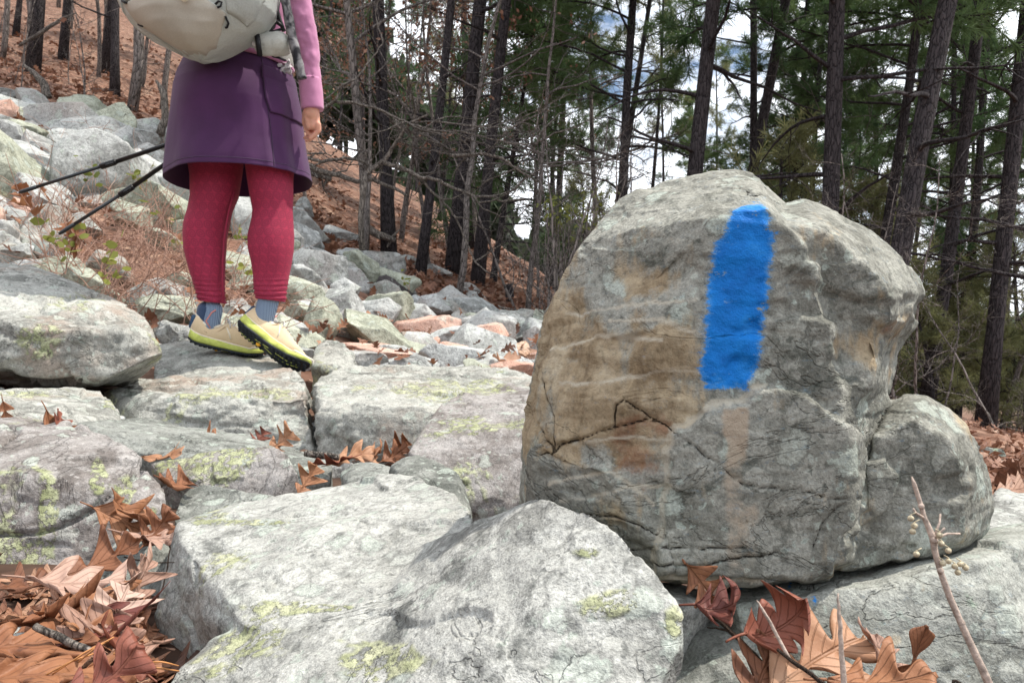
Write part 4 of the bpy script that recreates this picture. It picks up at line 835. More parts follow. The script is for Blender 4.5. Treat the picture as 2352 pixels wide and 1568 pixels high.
# far wood that reads as one mass
rng = np.random.default_rng(9); fw = MB(); N_ = 300
for i in range(N_):
    Y = 48 * (190 / 48) ** rng.random(); u = rng.uniform(-900, 3300); g = on_ground(u, Y); h = rng.uniform(8, 13) if u < 1050 else rng.uniform(2.0, 5) * (Y / 60); s = rng.uniform(1.6, 3.2)
    m = 260; q = rng.normal(size=(m, 3)); q /= np.linalg.norm(q, axis=1)[:, None]; rr_ = rng.random(m) ** .5
    C = np.array(g) + q * rr_[:, None] * np.array([s, s, h * .42]) + np.array([0, 0, h * .6]); a = rng.normal(size=(m, 3)) * .55; b_ = rng.normal(size=(m, 3)) * .55
    fw.add(np.stack([C - a, C + b_, C + a, C - b_], 1).reshape(-1, 3), np.arange(m * 4).reshape(-1, 4)); fw.tube([tuple(g), (g[0] + .2, g[1], g[2] + h)], .14, 4)
o = fw.build('far_wood', M['farneedle']); tag(o, 'far off wood closing the view between the trunks', 'wood', kind='stuff')

# crooked grey oak with sprawling limbs, right of the hiker
Yb = 6.9; e = empty('crooked_oak', P(832, 560, Yb), 'crooked grey leafless oak with sprawling limbs right of the purple skirt', 'bare tree'); r = random.Random(5)
tk = MB(); tk.tube([P(832, 575, Yb), P(828, 500, Yb), P(834, 440, Yb), P(838, 395, Yb)], [.03, .024, .026, .032], 9); tk.build('trunk', M['deadwood'], e)
limbs = [([(690, 372), (736, 393), (769, 400), (819, 417), (859, 413), (899, 430), (933, 450)], 15, 7), ([(836, 405), (860, 385), (886, 367), (906, 333), (926, 300), (946, 280), (985, 262)], 13, 4), ([(880, 374), (919, 383), (963, 407), (1003, 413), (1036, 430), (1086, 450), (1136, 452), (1153, 463), (1206, 457)], 11, 4),
         ([(963, 410), (1003, 450), (1036, 483), (1056, 519), (1072, 560), (1090, 600), (1120, 625)], 6, 3), ([(740, 250), (769, 233), (819, 237), (859, 247), (903, 267), (933, 280), (990, 300)], 9, 4), ([(1032, 357), (1103, 353), (1153, 363), (1186, 387), (1240, 420)], 9, 4), ([(700, 360), (740, 372), (790, 362), (836, 372), (850, 392)], 8, 6),
         ([(940, 285), (1000, 300), (1060, 302), (1120, 318), (1180, 330), (1230, 332)], 5, 3), ([(940, 283), (1010, 280), (1090, 290), (1150, 292), (1200, 300)], 4, 2), ([(946, 283), (965, 305), (990, 328), (1020, 335)], 4, 2), ([(1056, 315), (1075, 335), (1082, 352)], 4, 2), ([(903, 267), (915, 290), (930, 305)], 5, 3),
         ([(769, 233), (785, 200), (820, 180), (850, 140), (880, 100)], 6, 3), ([(712, 360), (735, 350), (760, 358), (775, 345)], 4, 2), ([(946, 280), (960, 240), (955, 200), (975, 150)], 6, 3), ([(1086, 450), (1110, 480), (1150, 498), (1190, 500)], 4, 2)]
for i, (pl, a, b_) in enumerate(limbs):
    Yo = [Yb + math.sin(i * 2.1 + k * .5) * .25 * (k / len(pl)) for k in range(len(pl))]; b = MB(); rd = np.linspace(a, b_, len(pl)) / FPX * Yb / 2
    pp = [np.array(P(u_, v_, y_)) for (u_, v_), y_ in zip(pl, Yo)]; fine = []; 
    for k in range(len(pp) - 1):
        for t in np.linspace(0, 1, 4, endpoint=False): fine.append(pp[k] * (1 - t) + pp[k + 1] * t + rnd_unit(r) * .008 * (t > 0))
    fine.append(pp[-1]); b.tube(fine, np.interp(np.linspace(0, 1, len(fine)), np.linspace(0, 1, len(pl)), rd), 7)
    for k in range(4 if a > 4 else 2):
        q = fine[r.randint(2, len(fine) - 1)]; d = np.array([r.uniform(-.4, 1), r.uniform(-.5, .5), r.uniform(-.4, .7)])
        sp, de = curve_pts(q, d, r.uniform(.25, .8), 6, r, .35); b.tube(sp, np.linspace(.008, .003, 7), 4, caps=False)
        for m in range(2): s2, _ = curve_pts(sp[r.randint(2, 6)], de + rnd_unit(r) * .8, r.uniform(.12, .35), 4, r, .3); b.tube(s2, np.linspace(.004, .002, 5), 3, caps=False)
    b.build('limb', M['deadwood'], e)

# small wooden things on the slopes
def wood(name, label, cat, pl, rad, Yd=0, mat='deadwood', sides=9, jit=.004, seed=1, side=0):
    r = random.Random(seed); pp = [np.array(P(*p)) for p in pl]; fine = []
    for k in range(len(pp) - 1):
        for t in np.linspace(0, 1, 4, endpoint=False): fine.append(pp[k] * (1 - t) + pp[k + 1] * t + rnd_unit(r) * jit * (t > 0))
    fine.append(pp[-1]); b = MB(); b.tube(fine, np.interp(np.linspace(0, 1, len(fine)), np.linspace(0, 1, len(rad)), rad), sides)
    for k in range(side):
        sp, de = curve_pts(fine[r.randint(2, len(fine) - 1)], rnd_unit(r), np.linalg.norm(pp[-1] - pp[0]) * r.uniform(.15, .4), 5, r, .3); b.tube(sp, np.linspace(rad[-1] * .7, rad[-1] * .3, 6), 5, caps=False)
    o_ = pp[0]; o = b.build(name, M[mat], origin=tuple(o_)); return tag(o, label, cat)
wood('stump', 'dark broken stump on the leafy slope right of the trunks', 'stump', [(1172, 692, 9.5), (1170, 672, 9.5), (1168, 652, 9.5)], [.055, .05, .045], mat='bark')
wood('snag', 'short dark curved snag standing between the talus and the skirt', 'snag', [(368, 310, 7.8), (380, 270, 7.8), (376, 215, 7.8), (358, 185, 7.8)], [.042, .035, .034, .01], side=2)
wood('snag', 'black arched broken limb beside the perched grey boulder', 'snag', [(110, 225, 8.3), (102, 195, 8.3), (80, 170, 8.3), (55, 150, 8.3)], [.045, .04, .03, .012], side=3)
wood('dead_branch', 'thin forked dead branch reaching over the left hillside', 'branch', [(45, 105, 10), (95, 75, 10), (140, 45, 10), (175, 30, 10)], [.02, .025, .02, .008], side=7)
wood('fallen_branch', 'grey fallen branch lying on the leaves below the stump', 'branch', [(1078, 722, 8.3), (1110, 712, 8.3), (1140, 706, 8.4), (1185, 712, 8.5)], [.03, .025, .02, .01], side=5)
wood('fallen_log', 'pale fallen log among the trunks on the slope', 'log', [(838, 520, 9.2), (870, 540, 9.2), (908, 552, 9.2)], [.05, .045, .03], side=3)
wood('fallen_branch', 'dark fallen branch lying across the slope right of the skirt', 'branch', [(690, 385, 8.6), (730, 400, 8.7), (760, 412, 8.8)], [.05, .04, .03], side=3)
# ------------------------------------------------------------------ leaves, twigs, undergrowth
def leaf_geo(L_, W, lobes, seed, curl=.6, cup=.4, tw=.3, pointed=True, tint=None, n=44, m=6, stem=.22):
    rs = random.Random(seed); t = np.linspace(0, 1, n); env = np.sin(np.pi * np.clip(t * .93 + .035, 0, 1) ** .85) ** .75
    ph = rs.uniform(-.15, .15); sw = np.abs(np.sin(np.pi * (lobes * t + ph))); w_ = env * ((.15 + .85 * sw ** 1.7) if pointed else (.40 + .60 * sw ** .8)); w_ = w_ * (1 + .22 * np.sin(t * 7 + rs.uniform(0, 6))); w_[0] = .02; w_[-1] = .01
    V = []; LC = []
    ph1, ph2, ph3 = rs.uniform(0, 6), rs.uniform(0, 6), rs.uniform(0, 6); tn = rs.random() if tint is None else tint
    asy = 1 + rs.uniform(-.2, .2)
    for i in range(n):
        for j in range(-m, m + 1):
            s = j / m; y = s * w_[i] * W * (asy if s > 0 else 2 - asy); x = t[i] * L_ + (abs(s) ** 1.5) * w_[i] * W * (.55 if pointed else .3)
            # undulation
            z = cup * .075 * W * (abs(y) / W) ** 1.5 + .13 * W * math.sin(8 * x / L_ + ph1 + 2.5 * s) * abs(s) + .05 * W * math.sin(23 * x / L_ + ph3) * s * s
            V.append((x, y, z)); LC.append((t[i], s * w_[i], tn))
    V = np.array(V)
    # bend along the length and twist
    k = curl / L_; x = V[:, 0] - L_ * .4; a = k * x; rad = 1 / k if abs(k) > 1e-6 else 1e6
    X = np.sin(a) * (rad - V[:, 2]); Z = rad - np.cos(a) * (rad - V[:, 2]); ang = tw * x / L_; Y_ = V[:, 1] * np.cos(ang) - 0; Z = Z + V[:, 1] * np.sin(ang)
    # edge roll
    V = np.column_stack([X, Y_, Z]); k_ = 2 * m + 1
    b = MB(); b.loftV(V, n, k_, 0, False, closed=False, lc=np.array(LC))
    if stem:
        st = [V[m] + np.array([-.0 - q * stem * L_, .01 * L_ * math.sin(q * 3 + ph2), .02 * L_ * q]) for q in np.linspace(0, 1, 6)]; c0 = b.n
        b.tube(st, np.linspace(.0011, .0008, 6), 5, 0, False); b.A[-1] = np.tile([.5, 0, tn], (len(b.V[-1]), 1))
        # raised midrib below the blade
        mid = V.reshape(n, k_, 3)[:, m]; b.tube(mid - np.array([0, 0, .0006]), np.linspace(.0010, .0003, n), 4, 0, False); b.A[-1] = np.tile([.5, 0, tn], (len(b.V[-1]), 1))
    return b
def leaf(u, v, Y, L_, rot, label, mat='leaf', W=None, lobes=3, seed=1, curl=.6, cup=3, tw=.3, pointed=True, tint=None, group=None):
    """rot = euler degrees; the leaf starts along +X, face up"""
    b = leaf_geo(L_, W or L_ * .42, lobes, seed, curl, cup, tw, pointed, tint); me = b.mesh('oak_leaf', [M[mat]], True, None, lc=True)
    o = bpy.data.objects.new('oak_leaf', me); o.location = P(u, v, Y); o.rotation_euler = [R(a) for a in rot]; col.objects.link(o)
    md = o.modifiers.new('thickness', 'SOLIDIFY'); md.thickness = .0002
    return tag(o, label, 'leaf', group)
# left pile
leaf(165, 1395, .70, 0.090, (8, -12, -12), 'large orange oak leaf with raised curling lobes, in the centre of the left leaf pile', W=0.045, lobes=3, seed=3, curl=-1.3, cup=5, tint=.55)
leaf(150, 1340, .76, 0.086, (10, 10, 25), 'pinkish leaf lying under the large orange one', 'leafpale', W=0.043, seed=4, tint=.7)
leaf(215, 1300, .84, 0.086, (35, -15, 40), 'brown leaf on edge slanting up between the purplish boulder and the dark rock', 'leaf', W=0.026, seed=5, curl=.8, tint=.25)
leaf(262, 1190, .96, 0.069, (50, 30, 20), 'upright orange leaf against the right end of the yellow lichened boulder', 'leaf', W=0.034, seed=6, curl=.5, tint=.6)
leaf(325, 1195, .96, 0.073, (20, -10, 160), 'golden brown lobed leaf at the top of the left pile', 'leaf', W=0.043, seed=7, curl=.9, tint=.5)
leaf(355, 1225, .93, 0.052, (40, -40, 60), 'curled reddish leaf at the top right of the left pile', 'leaf', W=0.030, seed=8, curl=1.6, tint=.3)
leaf(335, 1235, .92, 0.069, (10, 10, 10), 'small pale pink leaf under the golden brown leaf', 'leafpale', W=0.030, seed=9, tint=.6)
leaf(388, 1112, 1.15, 0.060, (20, 20, 70), 'dark orange leaf folded beside the reddish purple rock', 'leaf', W=0.034, seed=10, curl=1.2, tint=.35)
leaf(365, 1052, 1.30, 0.077, (15, -5, -15), 'light orange leaf lying on the long tilted slab end', 'leaf', W=0.026, seed=11, tint=.75)
leaf(285, 1360, .74, 0.060, (20, -35, -30), 'tan pointed leaf against the dark rock in the left pile', 'leafpale', W=0.034, seed=12, tint=.5)
leaf(318, 1345, .76, 0.047, (50, -50, 100), 'upright pinkish leaf touching the shaded side of the foreground slab', 'leafpale', W=0.026, seed=13, tint=.4)
leaf(60, 1480, .62, 0.103, (5, 5, 35), 'broad reddish orange leaf at the bottom left corner', 'leaf', W=0.052, lobes=4, seed=14, curl=.3, tint=.4)
leaf(110, 1550, .56, 0.095, (0, 6, 15), 'wide brown leaf at the bottom edge of the left pile', 'leaf', W=0.060, lobes=4, seed=15, curl=-.5, tint=.45)
leaf(205, 1470, .64, 0.056, (10, -10, 80), 'lavender pink crumpled leaf near the foreground slab', 'leafpale', W=0.039, seed=16, pointed=False, tint=.2)
leaf(285, 1500, .64, 0.052, (15, -5, 120), 'pink brown crumpled leaf touching the foreground slab', 'leafpale', W=0.039, seed=17, tint=.35)
leaf(300, 1525, .62, 0.047, (35, -25, 150), 'glossy red leaf folded under the foreground slab corner', 'leafdark', W=0.034, seed=18, curl=1.0, tint=.8)
leaf(215, 1440, .66, 0.069, (10, 5, -40), 'maroon leaf in shade below the large orange leaf', 'leafdark', W=0.039, seed=19, tint=.5)
leaf(30, 1350, .78, 0.077, (0, 15, 60), 'mottled brown leaf at the left edge under the yellow lichen', 'leaf', W=0.034, seed=20, tint=.15)
leaf(110, 1420, .68, 0.069, (12, -8, -60), 'rust red leaf by the small grey stone', 'leaf', W=0.039, seed=21, curl=.9, tint=.3)
leaf(220, 1580, .53, 0.060, (20, -20, 45), 'dark brown curled leaf at the bottom edge near the slab', 'leafdark', W=0.034, seed=22, curl=1.4, tint=.7)
leaf(265, 1410, .68, 0.060, (15, -15, 100), 'small tan star shaped leaf in the left pile', 'leafpale', W=0.030, lobes=3, seed=23, tint=.9)
# on the ledges
leaf(122, 985, 1.22, 0.077, (40, 60, 20), 'curled brown leaf standing up on the purplish boulder', 'leaf', W=0.026, seed=24, curl=1.8, tint=.4)
leaf(148, 985, 1.22, 0.060, (20, -40, 160), 'brown leaf lying beside the curled one on the purplish boulder', 'leafdark', W=0.024, seed=25, curl=1.2, tint=.8)
leaf(12, 950, 1.5, 0.060, (60, 80, 0), 'thin upright leaf at the left edge on the low ledge', 'leaf', W=0.017, seed=26, tint=.5)
leaf(470, 1006, 1.72, 0.043, (30, -10, 20), 'orange leaf tip showing above the long tilted slab', 'leaf', W=0.026, seed=27, tint=.5)
leaf(595, 1012, 1.72, 0.043, (50, -50, 60), 'dark red leaf point below the split ledge', 'leafdark', W=0.026, seed=28, tint=.8)
leaf(640, 1020, 1.68, 0.065, (45, -35, 20), 'bright orange upright leaf below the split ledge', 'leaf', W=0.039, seed=29, curl=.8, tint=.7)
leaf(800, 1048, 1.52, 0.086, (25, -15, 10), 'large bright orange leaf under the middle ledge', 'leaf', W=0.047, seed=30, curl=-.9, tint=.8)
leaf(850, 1052, 1.55, 0.069, (40, -20, -30), 'deep orange leaf beside the large one under the middle ledge', 'leaf', W=0.039, seed=31, curl=1.1, tint=.5)
leaf(900, 1050, 1.55, 0.065, (50, -20, 40), 'curled rusty leaf at the foot of the rounded grey rock', 'leaf', W=0.034, seed=32, curl=1.5, tint=.3)
leaf(915, 1040, 1.6, 0.060, (60, -40, 70), 'narrow rusty leaf leaning on the rounded grey rock', 'leaf', W=0.030, seed=33, curl=1.0, tint=.4)
leaf(700, 1112, 1.24, 0.060, (45, -45, 60), 'small orange leaf behind the reddish purple rock', 'leaf', W=0.024, seed=34, tint=.6)
leaf(775, 1062, 1.5, 0.077, (20, 10, 200), 'brown leaf fragment at the mouth of the dark gap', 'leafdark', W=0.026, seed=35, tint=.9)
# right side
leaf(1612, 1340, .60, 0.047, (60, 35, -60), 'rusty leaf with a forked upright tip at the foot of the blazed boulder', 'leaf', W=0.017, seed=36, curl=1.0, tint=.3)
leaf(1655, 1400, .57, 0.053, (35, -15, -12), 'dark maroon cupped leaf below the blue paint drips', 'leafdark', W=0.022, lobes=4, seed=37, curl=3.3, cup=6, tint=.5)
leaf(1775, 1450, .54, 0.067, (40, -20, 8), 'large curled copper coloured leaf with a dark maroon hollow', 'leafdark', W=0.027, lobes=4, seed=38, curl=3.0, cup=7, tint=.85, pointed=False)
leaf(1850, 1530, .52, 0.086, (28, -22, 20), 'big orange oak leaf with two dark spots at the bottom right', 'leaf', W=0.034, lobes=3, seed=39, curl=-.7, tint=.85)
leaf(2000, 1570, .50, 0.065, (10, -5, -10), 'orange leaf lying at the bottom edge under the thin upright stem', 'leaf', W=0.026, seed=40, curl=.6, tint=.5)
leaf(2092, 1540, .52, 0.053, (80, -72, 20), 'narrow upright deep orange leaf at the bottom right', 'leaf', W=0.014, lobes=2, seed=41, curl=.5, tint=.35)
leaf(1745, 1565, .52, 0.052, (30, -20, 60), 'dark rust leaf at the bottom left of the big orange oak leaf', 'leaf', W=0.026, seed=42, curl=1.4, tint=.15)
leaf(2040, 1530, .53, 0.039, (30, -30, 100), 'pale pink leaf stub behind the thin upright stem', 'leafpale', W=0.024, seed=43, tint=.5)
leaf(1925, 1280, .73, 0.052, (70, -60, 10), 'dark maroon pointed leaf in the crack under the blazed boulder', 'leafdark', W=0.017, seed=44, tint=.3)
leaf(2015, 1278, .74, 0.052, (60, 10, 5), 'dark maroon leaf lying in the crack right of the pointed one', 'leafdark', W=0.015, seed=45, tint=.4)
leaf(1735, 1315, .71, 0.043, (30, -15, 10), 'thin brown leaf edge under the base of the blazed boulder', 'leafdark', W=0.012, seed=46, tint=.4)

def litter(name, label, n, area, size, mat, seed, lift=.01, full=False, tilt=.5):
    """many fallen leaves as one uncountable cover"""
    rng = np.random.default_rng(seed); b = MB(); protos = []
    for k in range(8):
        g = leaf_geo(1.0, .40, 3 if k % 2 else 4, 200 + k, curl=rng.uniform(-1.2, 1.2), cup=rng.uniform(.5, 4), tw=rng.uniform(-.6, .6), n=22 if full else 9, m=3 if full else 1, stem=0, tint=0, pointed=k != 3); V, F, _, A = g.arrays(); protos.append((V, F, A))
    pos = area(rng, n)
    for p in pos:
        V, F, A = protos[rng.integers(8)]; s = rng.uniform(*size); E = np.array(Euler((rng.normal() * tilt, rng.normal() * tilt, rng.uniform(0, 6.28))).to_matrix()); A = A.copy(); A[:, 2] = rng.random()
        b.add(V * s @ E.T + p + np.array([0, 0, lift * rng.random()]), F, 0, A)
    o = b.build(name, M[mat], lc=True); return tag(o, label, 'leaf litter', kind='stuff')
def area_uv(ua, ub, ya, yb, ok=None, dz=.01):
    def f(rng, n):
        out = []
        while len(out) < n:
            m = n * 2; Y = ya * (yb / ya) ** rng.random(m); u = rng.uniform(ua, ub, m); x = (u - 1176) / FPX * Y; z = ground_z(x, Y); v = 784 - FPX * z / Y
            k = np.ones(m, bool) if ok is None else ok(u, v, Y)
            out += list(np.column_stack([x, Y, z + dz])[k])
        return out[:n]
    return f
litter('leaf_litter', 'deep pile of brown and orange oak leaves in the gaps of the foreground rocks', 900, area_uv(-250, 560, .45, 1.15, lambda u, v, Y: ((v > 1325) & (u < 215)) | ((v > 1395) & (u < 330 + (v - 1385) * .35)) | ((u > 235) & (u < 330) & (v > 1215) & (v < 1262)), -.012), (.03, .062), 'litter', 1, .022, True, .3)
litter('leaf_litter', 'brown leaves gathered at the bottom right between the rocks', 60, area_uv(1600, 2150, .42, .60, lambda u, v, Y: v > 1540, -.03), (.04, .07), 'litter', 2, .01, True, .3)
litter('leaf_litter', 'orange leaves caught in the gaps between the ledges', 150, area_uv(-200, 1300, 1.15, 3.0, None, .0), (.04, .07), 'litter', 3, .01, True, .45)
litter('leaf_litter', 'reddish brown leaves lodged among the talus rocks', 700, area_uv(-300, 1300, 3.0, 8.0, None, .02), (.05, .09), 'litter', 4, .10, False, .6)
litter('forest_floor_leaves', 'fallen leaves covering the forest slope', 9000, area_uv(-500, 2900, 7.0, 22.0, lambda u, v, Y: (v < ridge_v(u) + 15) | (u > 1240), .02), (.07, .15), 'forestlitter', 5, .05, False, .5)

litter('leaf_litter', 'reddish brown leaves behind the boulder at the right', 1500, area_uv(1500, 2900, 1.6, 7.0, None, .01), (.05, .10), 'forestlitter', 6, .03, False, .5)
# pine needles and twigs lying in the left pile
wood('stick', 'short grey stick lying across the leaves at the lower left', 'stick', [(80, 1437, .62), (120, 1455, .62), (160, 1475, .61), (222, 1500, .60)], [.0028, .003, .003, .0022], mat='deadwood', jit=.0006)
wood('twig', 'thin dry twig standing against the shaded side of the foreground slab', 'twig', [(392, 1255, .85), (383, 1310, .83), (372, 1355, .80)], [.0006, .0008, .0008], mat='twigdark', jit=.0005, sides=5)
wood('twig', 'hair thin reddish twig arching over the half buried dark rock', 'twig', [(285, 1278, .86), (320, 1286, .85), (360, 1292, .84), (400, 1291, .83)], [.0008, .0008, .0007, .0006], mat='twigdark', jit=.0004, sides=5)
wood('stick', 'small pale stick among the orange leaves under the middle ledge', 'stick', [(700, 1040, 1.5), (740, 1046, 1.5), (778, 1050, 1.5)], [.006, .007, .006], jit=.001)
rs = random.Random(3)
for i, (u0, v0, u1, v1) in enumerate([(100, 1552, 215, 1500), (120, 1548, 262, 1462), (180, 1520, 250, 1470), (330, 1520, 410, 1528), (300, 1535, 412, 1540), (260, 1500, 340, 1522)]):
    wood('pine_needle', 'long orange dry pine needle lying on the left leaf pile', 'pine needle', [(u0, v0, .56), ((u0 + u1) / 2, (v0 + v1) / 2 - 5, .56), (u1, v1, .57)], [.0006, .0007, .0005], mat='dryneedle', jit=.0002, sides=4)['group'] = 'dry pine needles on the left leaf pile'
# right twigs
e = empty('berry_twig', P(2280, 1600, .40), 'pale knobby twig with clusters of small whitish berries at the lower right', 'twig')
b = MB(); pl = [(2300, 1640, .40), (2262, 1548, .40), (2235, 1490, .402), (2205, 1425, .404), (2182, 1372, .405), (2160, 1312, .406), (2148, 1268, .407), (2142, 1232, .408), (2124, 1190, .409), (2112, 1150, .41), (2100, 1112, .41), (2094, 1094, .41)]
pp = [P(*p) for p in pl]; b.tube(pp, np.array([.0030, .0027, .0025, .0022, .0023, .0020, .0021, .0024, .0017, .0016, .0015, .0004]) * .72, 10)
for u_, v_, y_, r_ in ((2146, 1240, .4068, .0026), (2116, 1162, .409, .0021), (2208, 1430, .404, .0026), (2160, 1310, .405, .0023)): b.ball(P(u_, v_, y_), r_ * .74, n=7)
b.build('stem', M['paletwig'], e)
for pl in ([(2124, 1190, .409), (2104, 1178, .406), (2098, 1168, .405)], [(2144, 1240, .407), (2160, 1222, .404), (2170, 1212, .403)], [(2144, 1240, .407), (2175, 1225, .41), (2205, 1225, .412)], [(2144, 1238, .407), (2158, 1200, .41), (2160, 1180, .412)]):
    b = MB(); b.tube([P(*p) for p in pl], [.0008, .0006, .0005], 6); b.build('side_twig', M['paletwig'], e)
for u_, v_, y_ in ((2092, 1180, .405), (2100, 1197, .405), (2096, 1210, .405), (2105, 1262, .403), (2162, 1238, .404), (2158, 1218, .404), (2178, 1254, .403), (2166, 1283, .403), (2193, 1290, .411), (2206, 1285, .412), (2218, 1293, .412), (2200, 1304, .411), (2178, 1278, .41)):
    b = MB(); b.ball(P(u_, v_ + 10, y_), (.0016, .0016, .0015), n=9); b.ball(P(u_, v_ + 3, y_), .0005, n=5); b.tube([P(u_, v_ + 2, y_), P(u_ + (12 if u_ < 2130 else -10), v_ - 4, y_)], .0003, 4); b.build('berry', M['berry'], e)
wood('twig', 'thin pale stem standing upright at the bottom right', 'twig', [(1940, 1600, .46), (1938, 1560, .46), (1932, 1490, .462), (1928, 1420, .463), (1925, 1362, .464)], [.0018, .0018, .0015, .0012, .0005], mat='paletwig', jit=.0004, sides=8)
wood('twig', 'pale bud tipped stem slanting beside the copper coloured leaf', 'twig', [(1815, 1515, .50), (1775, 1440, .505), (1755, 1405, .507), (1738, 1378, .508)], [.0012, .0011, .0010, .0004], mat='paletwig', jit=.0003, sides=8)
wood('twig', 'long dark bent twig crossing the maroon leaf', 'twig', [(1600, 1380, .60), (1640, 1418, .58), (1690, 1460, .56), (1748, 1520, .54), (1800, 1550, .52), (1880, 1600, .50)], [.0012, .0014, .0016, .0018, .0017, .0015], mat='twigdark', jit=.0006, sides=7, side=3)
wood('twig', 'dark slanting twig over the big orange leaf', 'twig', [(1786, 1490, .50), (1830, 1525, .49), (1900, 1575, .48), (1940, 1610, .47)], [.0010, .0013, .0014, .0014], mat='twigdark', jit=.0004, sides=7)
wood('twig', 'small dark looped twig at the bottom right edge', 'twig', [(2190, 1590, .47), (2190, 1562, .47), (2205, 1568, .47), (2240, 1600, .46)], [.0010, .0009, .0010, .0012], mat='twigdark', jit=.0003, sides=6)

# dry stalks and small leafy plants on the left talus
rng = np.random.default_rng(33); b = MB()
for i in range(520):
    u = rng.uniform(100, 540) if i < 400 else rng.uniform(-50, 640); Y = rng.uniform(3.1, 4.9) if i < 400 else rng.uniform(3.3, 7); g = np.array(on_ground(u, Y)); r = random.Random(i)
    sp, de = curve_pts(g, (r.uniform(-1, 1), r.uniform(-.6, .6), r.uniform(.2, 1.3)), r.uniform(.15, .5), 7, r, .28, -.06); b.tube(sp, np.linspace(.0028, .0012, 8), 3, caps=False)
    for k in range(2): s2, _ = curve_pts(sp[r.randint(2, 6)], de + rnd_unit(r) * .8, r.uniform(.08, .22), 4, r, .3); b.tube(s2, np.linspace(.0018, .0008, 5), 3, caps=False)
tag(b.build('dry_stalks', M['drystalk']), 'tangle of dry pinkish brown stalks between the left rocks', 'dry stalks', kind='stuff')
def sprig(u, v, Y, label, n=9, s=.05, red=False, seed=1, cat='plant'):
    r = random.Random(seed); g = P(u, v, Y); e = empty('leafy_sprig', g, label, cat, None); st = MB(); lf = MB(); rng = np.random.default_rng(seed)
    for k in range(3):
        sp, de = curve_pts(g, (r.uniform(-.6, .6), r.uniform(-.3, .3), 1), s * r.uniform(2, 4), 5, r, .25); st.tube(sp, np.linspace(.002, .001, 6), 4, caps=False)
        for q in range(0 if red else n // 3):
            p = sp[r.randint(2, 5)]; d = rnd_unit(r); d[2] = abs(d[2]) * .5; sd_ = np.cross(d, rnd_unit(r)); sd_ /= np.linalg.norm(sd_); a = s * r.uniform(.6, 1.1)
            V = [p, p + d * a * .3 + sd_ * a * .25, p + d * a * .7 + sd_ * a * .28, p + d * a, p + d * a * .7 - sd_ * a * .28, p + d * a * .3 - sd_ * a * .25]; lf.add(V, np.array([[0, 1, 2, 3], [0, 3, 4, 5]]), 0, [[.5, .3, r.random()]] * 6)
    if red:
        for q in range(5):
            V, F, _, A = leaf_geo(s * 1.2, s * .5, 3, seed * 7 + q, r.uniform(-1.5, 1.5), 3, .5, n=16, m=2, stem=0).arrays(); E = np.array(Euler((r.uniform(-2, 2), r.uniform(-1, 1), r.uniform(0, 6))).to_matrix()); lf.add(V @ E.T + np.array(g) + np.array([r.uniform(-.04, .04), 0, r.uniform(-.02, .09)]), F, 0, A)
    st.build('stem', M['drystalk'], e); lf.build('leaves', M['leaf' if red else 'greenleaf'], e, lc=True)
for i, (u, v, Y, lab, s, red) in enumerate([(212, 440, 4.9, 'yellow green sprig in front of the wedge shaped boulder', .07, 0), (145, 575, 3.2, 'bright green round leaves at the tip of the lower trekking pole', .055, 0), (235, 625, 3.2, 'yellow green vine beside the huge left boulder', .055, 0), (150, 615, 3.1, 'green leaves over the rim of the huge left boulder', .05, 0), (60, 440, 5.0, 'small green sprig at the tip of the upper trekking pole', .05, 0),
     (335, 435, 4.7, 'yellowing sprig below the grey boulder left of the skirt', .06, 0), (390, 520, 4.4, 'yellow green leaves left of the hiker\'s knee', .06, 0), (425, 570, 4.0, 'thin green sprig beside the left calf', .045, 0), (560, 660, 3.8, 'yellow green sprig between the hiker\'s ankles', .05, 0), (555, 560, 4.2, 'green tuft between the hiker\'s calves', .05, 0), (250, 660, 3.0, 'trailing green vine on the right of the huge left boulder', .045, 0),
     (170, 560, 3.15, 'single rust red leaf stuck on the lower trekking pole tip', .085, 1), (75, 470, 3.1, 'brown dead leaves speared by the upper trekking pole', .075, 1), (130, 330, 6.5, 'small red leaved sprig between the left boulders', .07, 1), (190, 360, 6.3, 'red leaved vine on the cracked white boulder', .07, 1), (45, 270, 7, 'red leaved sprig near the top of the left talus', .08, 1), (310, 360, 6.2, 'red leaved sprig on the right part of the left talus', .07, 1), (940, 650, 6.4, 'small yellow green sprig on the forest floor above the black spotted rock', .05, 0)]):
    sprig(u, v + 15, Y, lab, 12, s, bool(red), i + 50)
sh = empty('yellow_shrub', on_ground(1290, 7.2), 'shrub with a few yellow leaves at the left shoulder of the blazed boulder', 'shrub'); r = random.Random(8); st = MB(); lf = MB()
for k in range(26):
    c = np.array(P(r.gauss(1315, 45), r.gauss(478, 22), 7.2 + r.uniform(-.3, .3)))
    sp = [np.array(sh.location), (np.array(sh.location) + c) / 2 + rnd_unit(r) * .1, c]; st.tube(sp, [.008, .005, .002], 4, caps=False)
    for q in range(9):
        p = c + rnd_unit(r) * r.uniform(.02, .12); d = rnd_unit(r); sd_ = np.cross(d, rnd_unit(r)); a = .05; lf.add([p, p + d * a * .5 + sd_ * a * .3, p + d * a, p + d * a * .5 - sd_ * a * .3], np.array([[0, 1, 2, 3]]), 0, [[.5, .3, .5]] * 4)
st.build('stems', M['barkgrey'], sh); lf.build('leaves', M['greenleaf'], sh, lc=True)
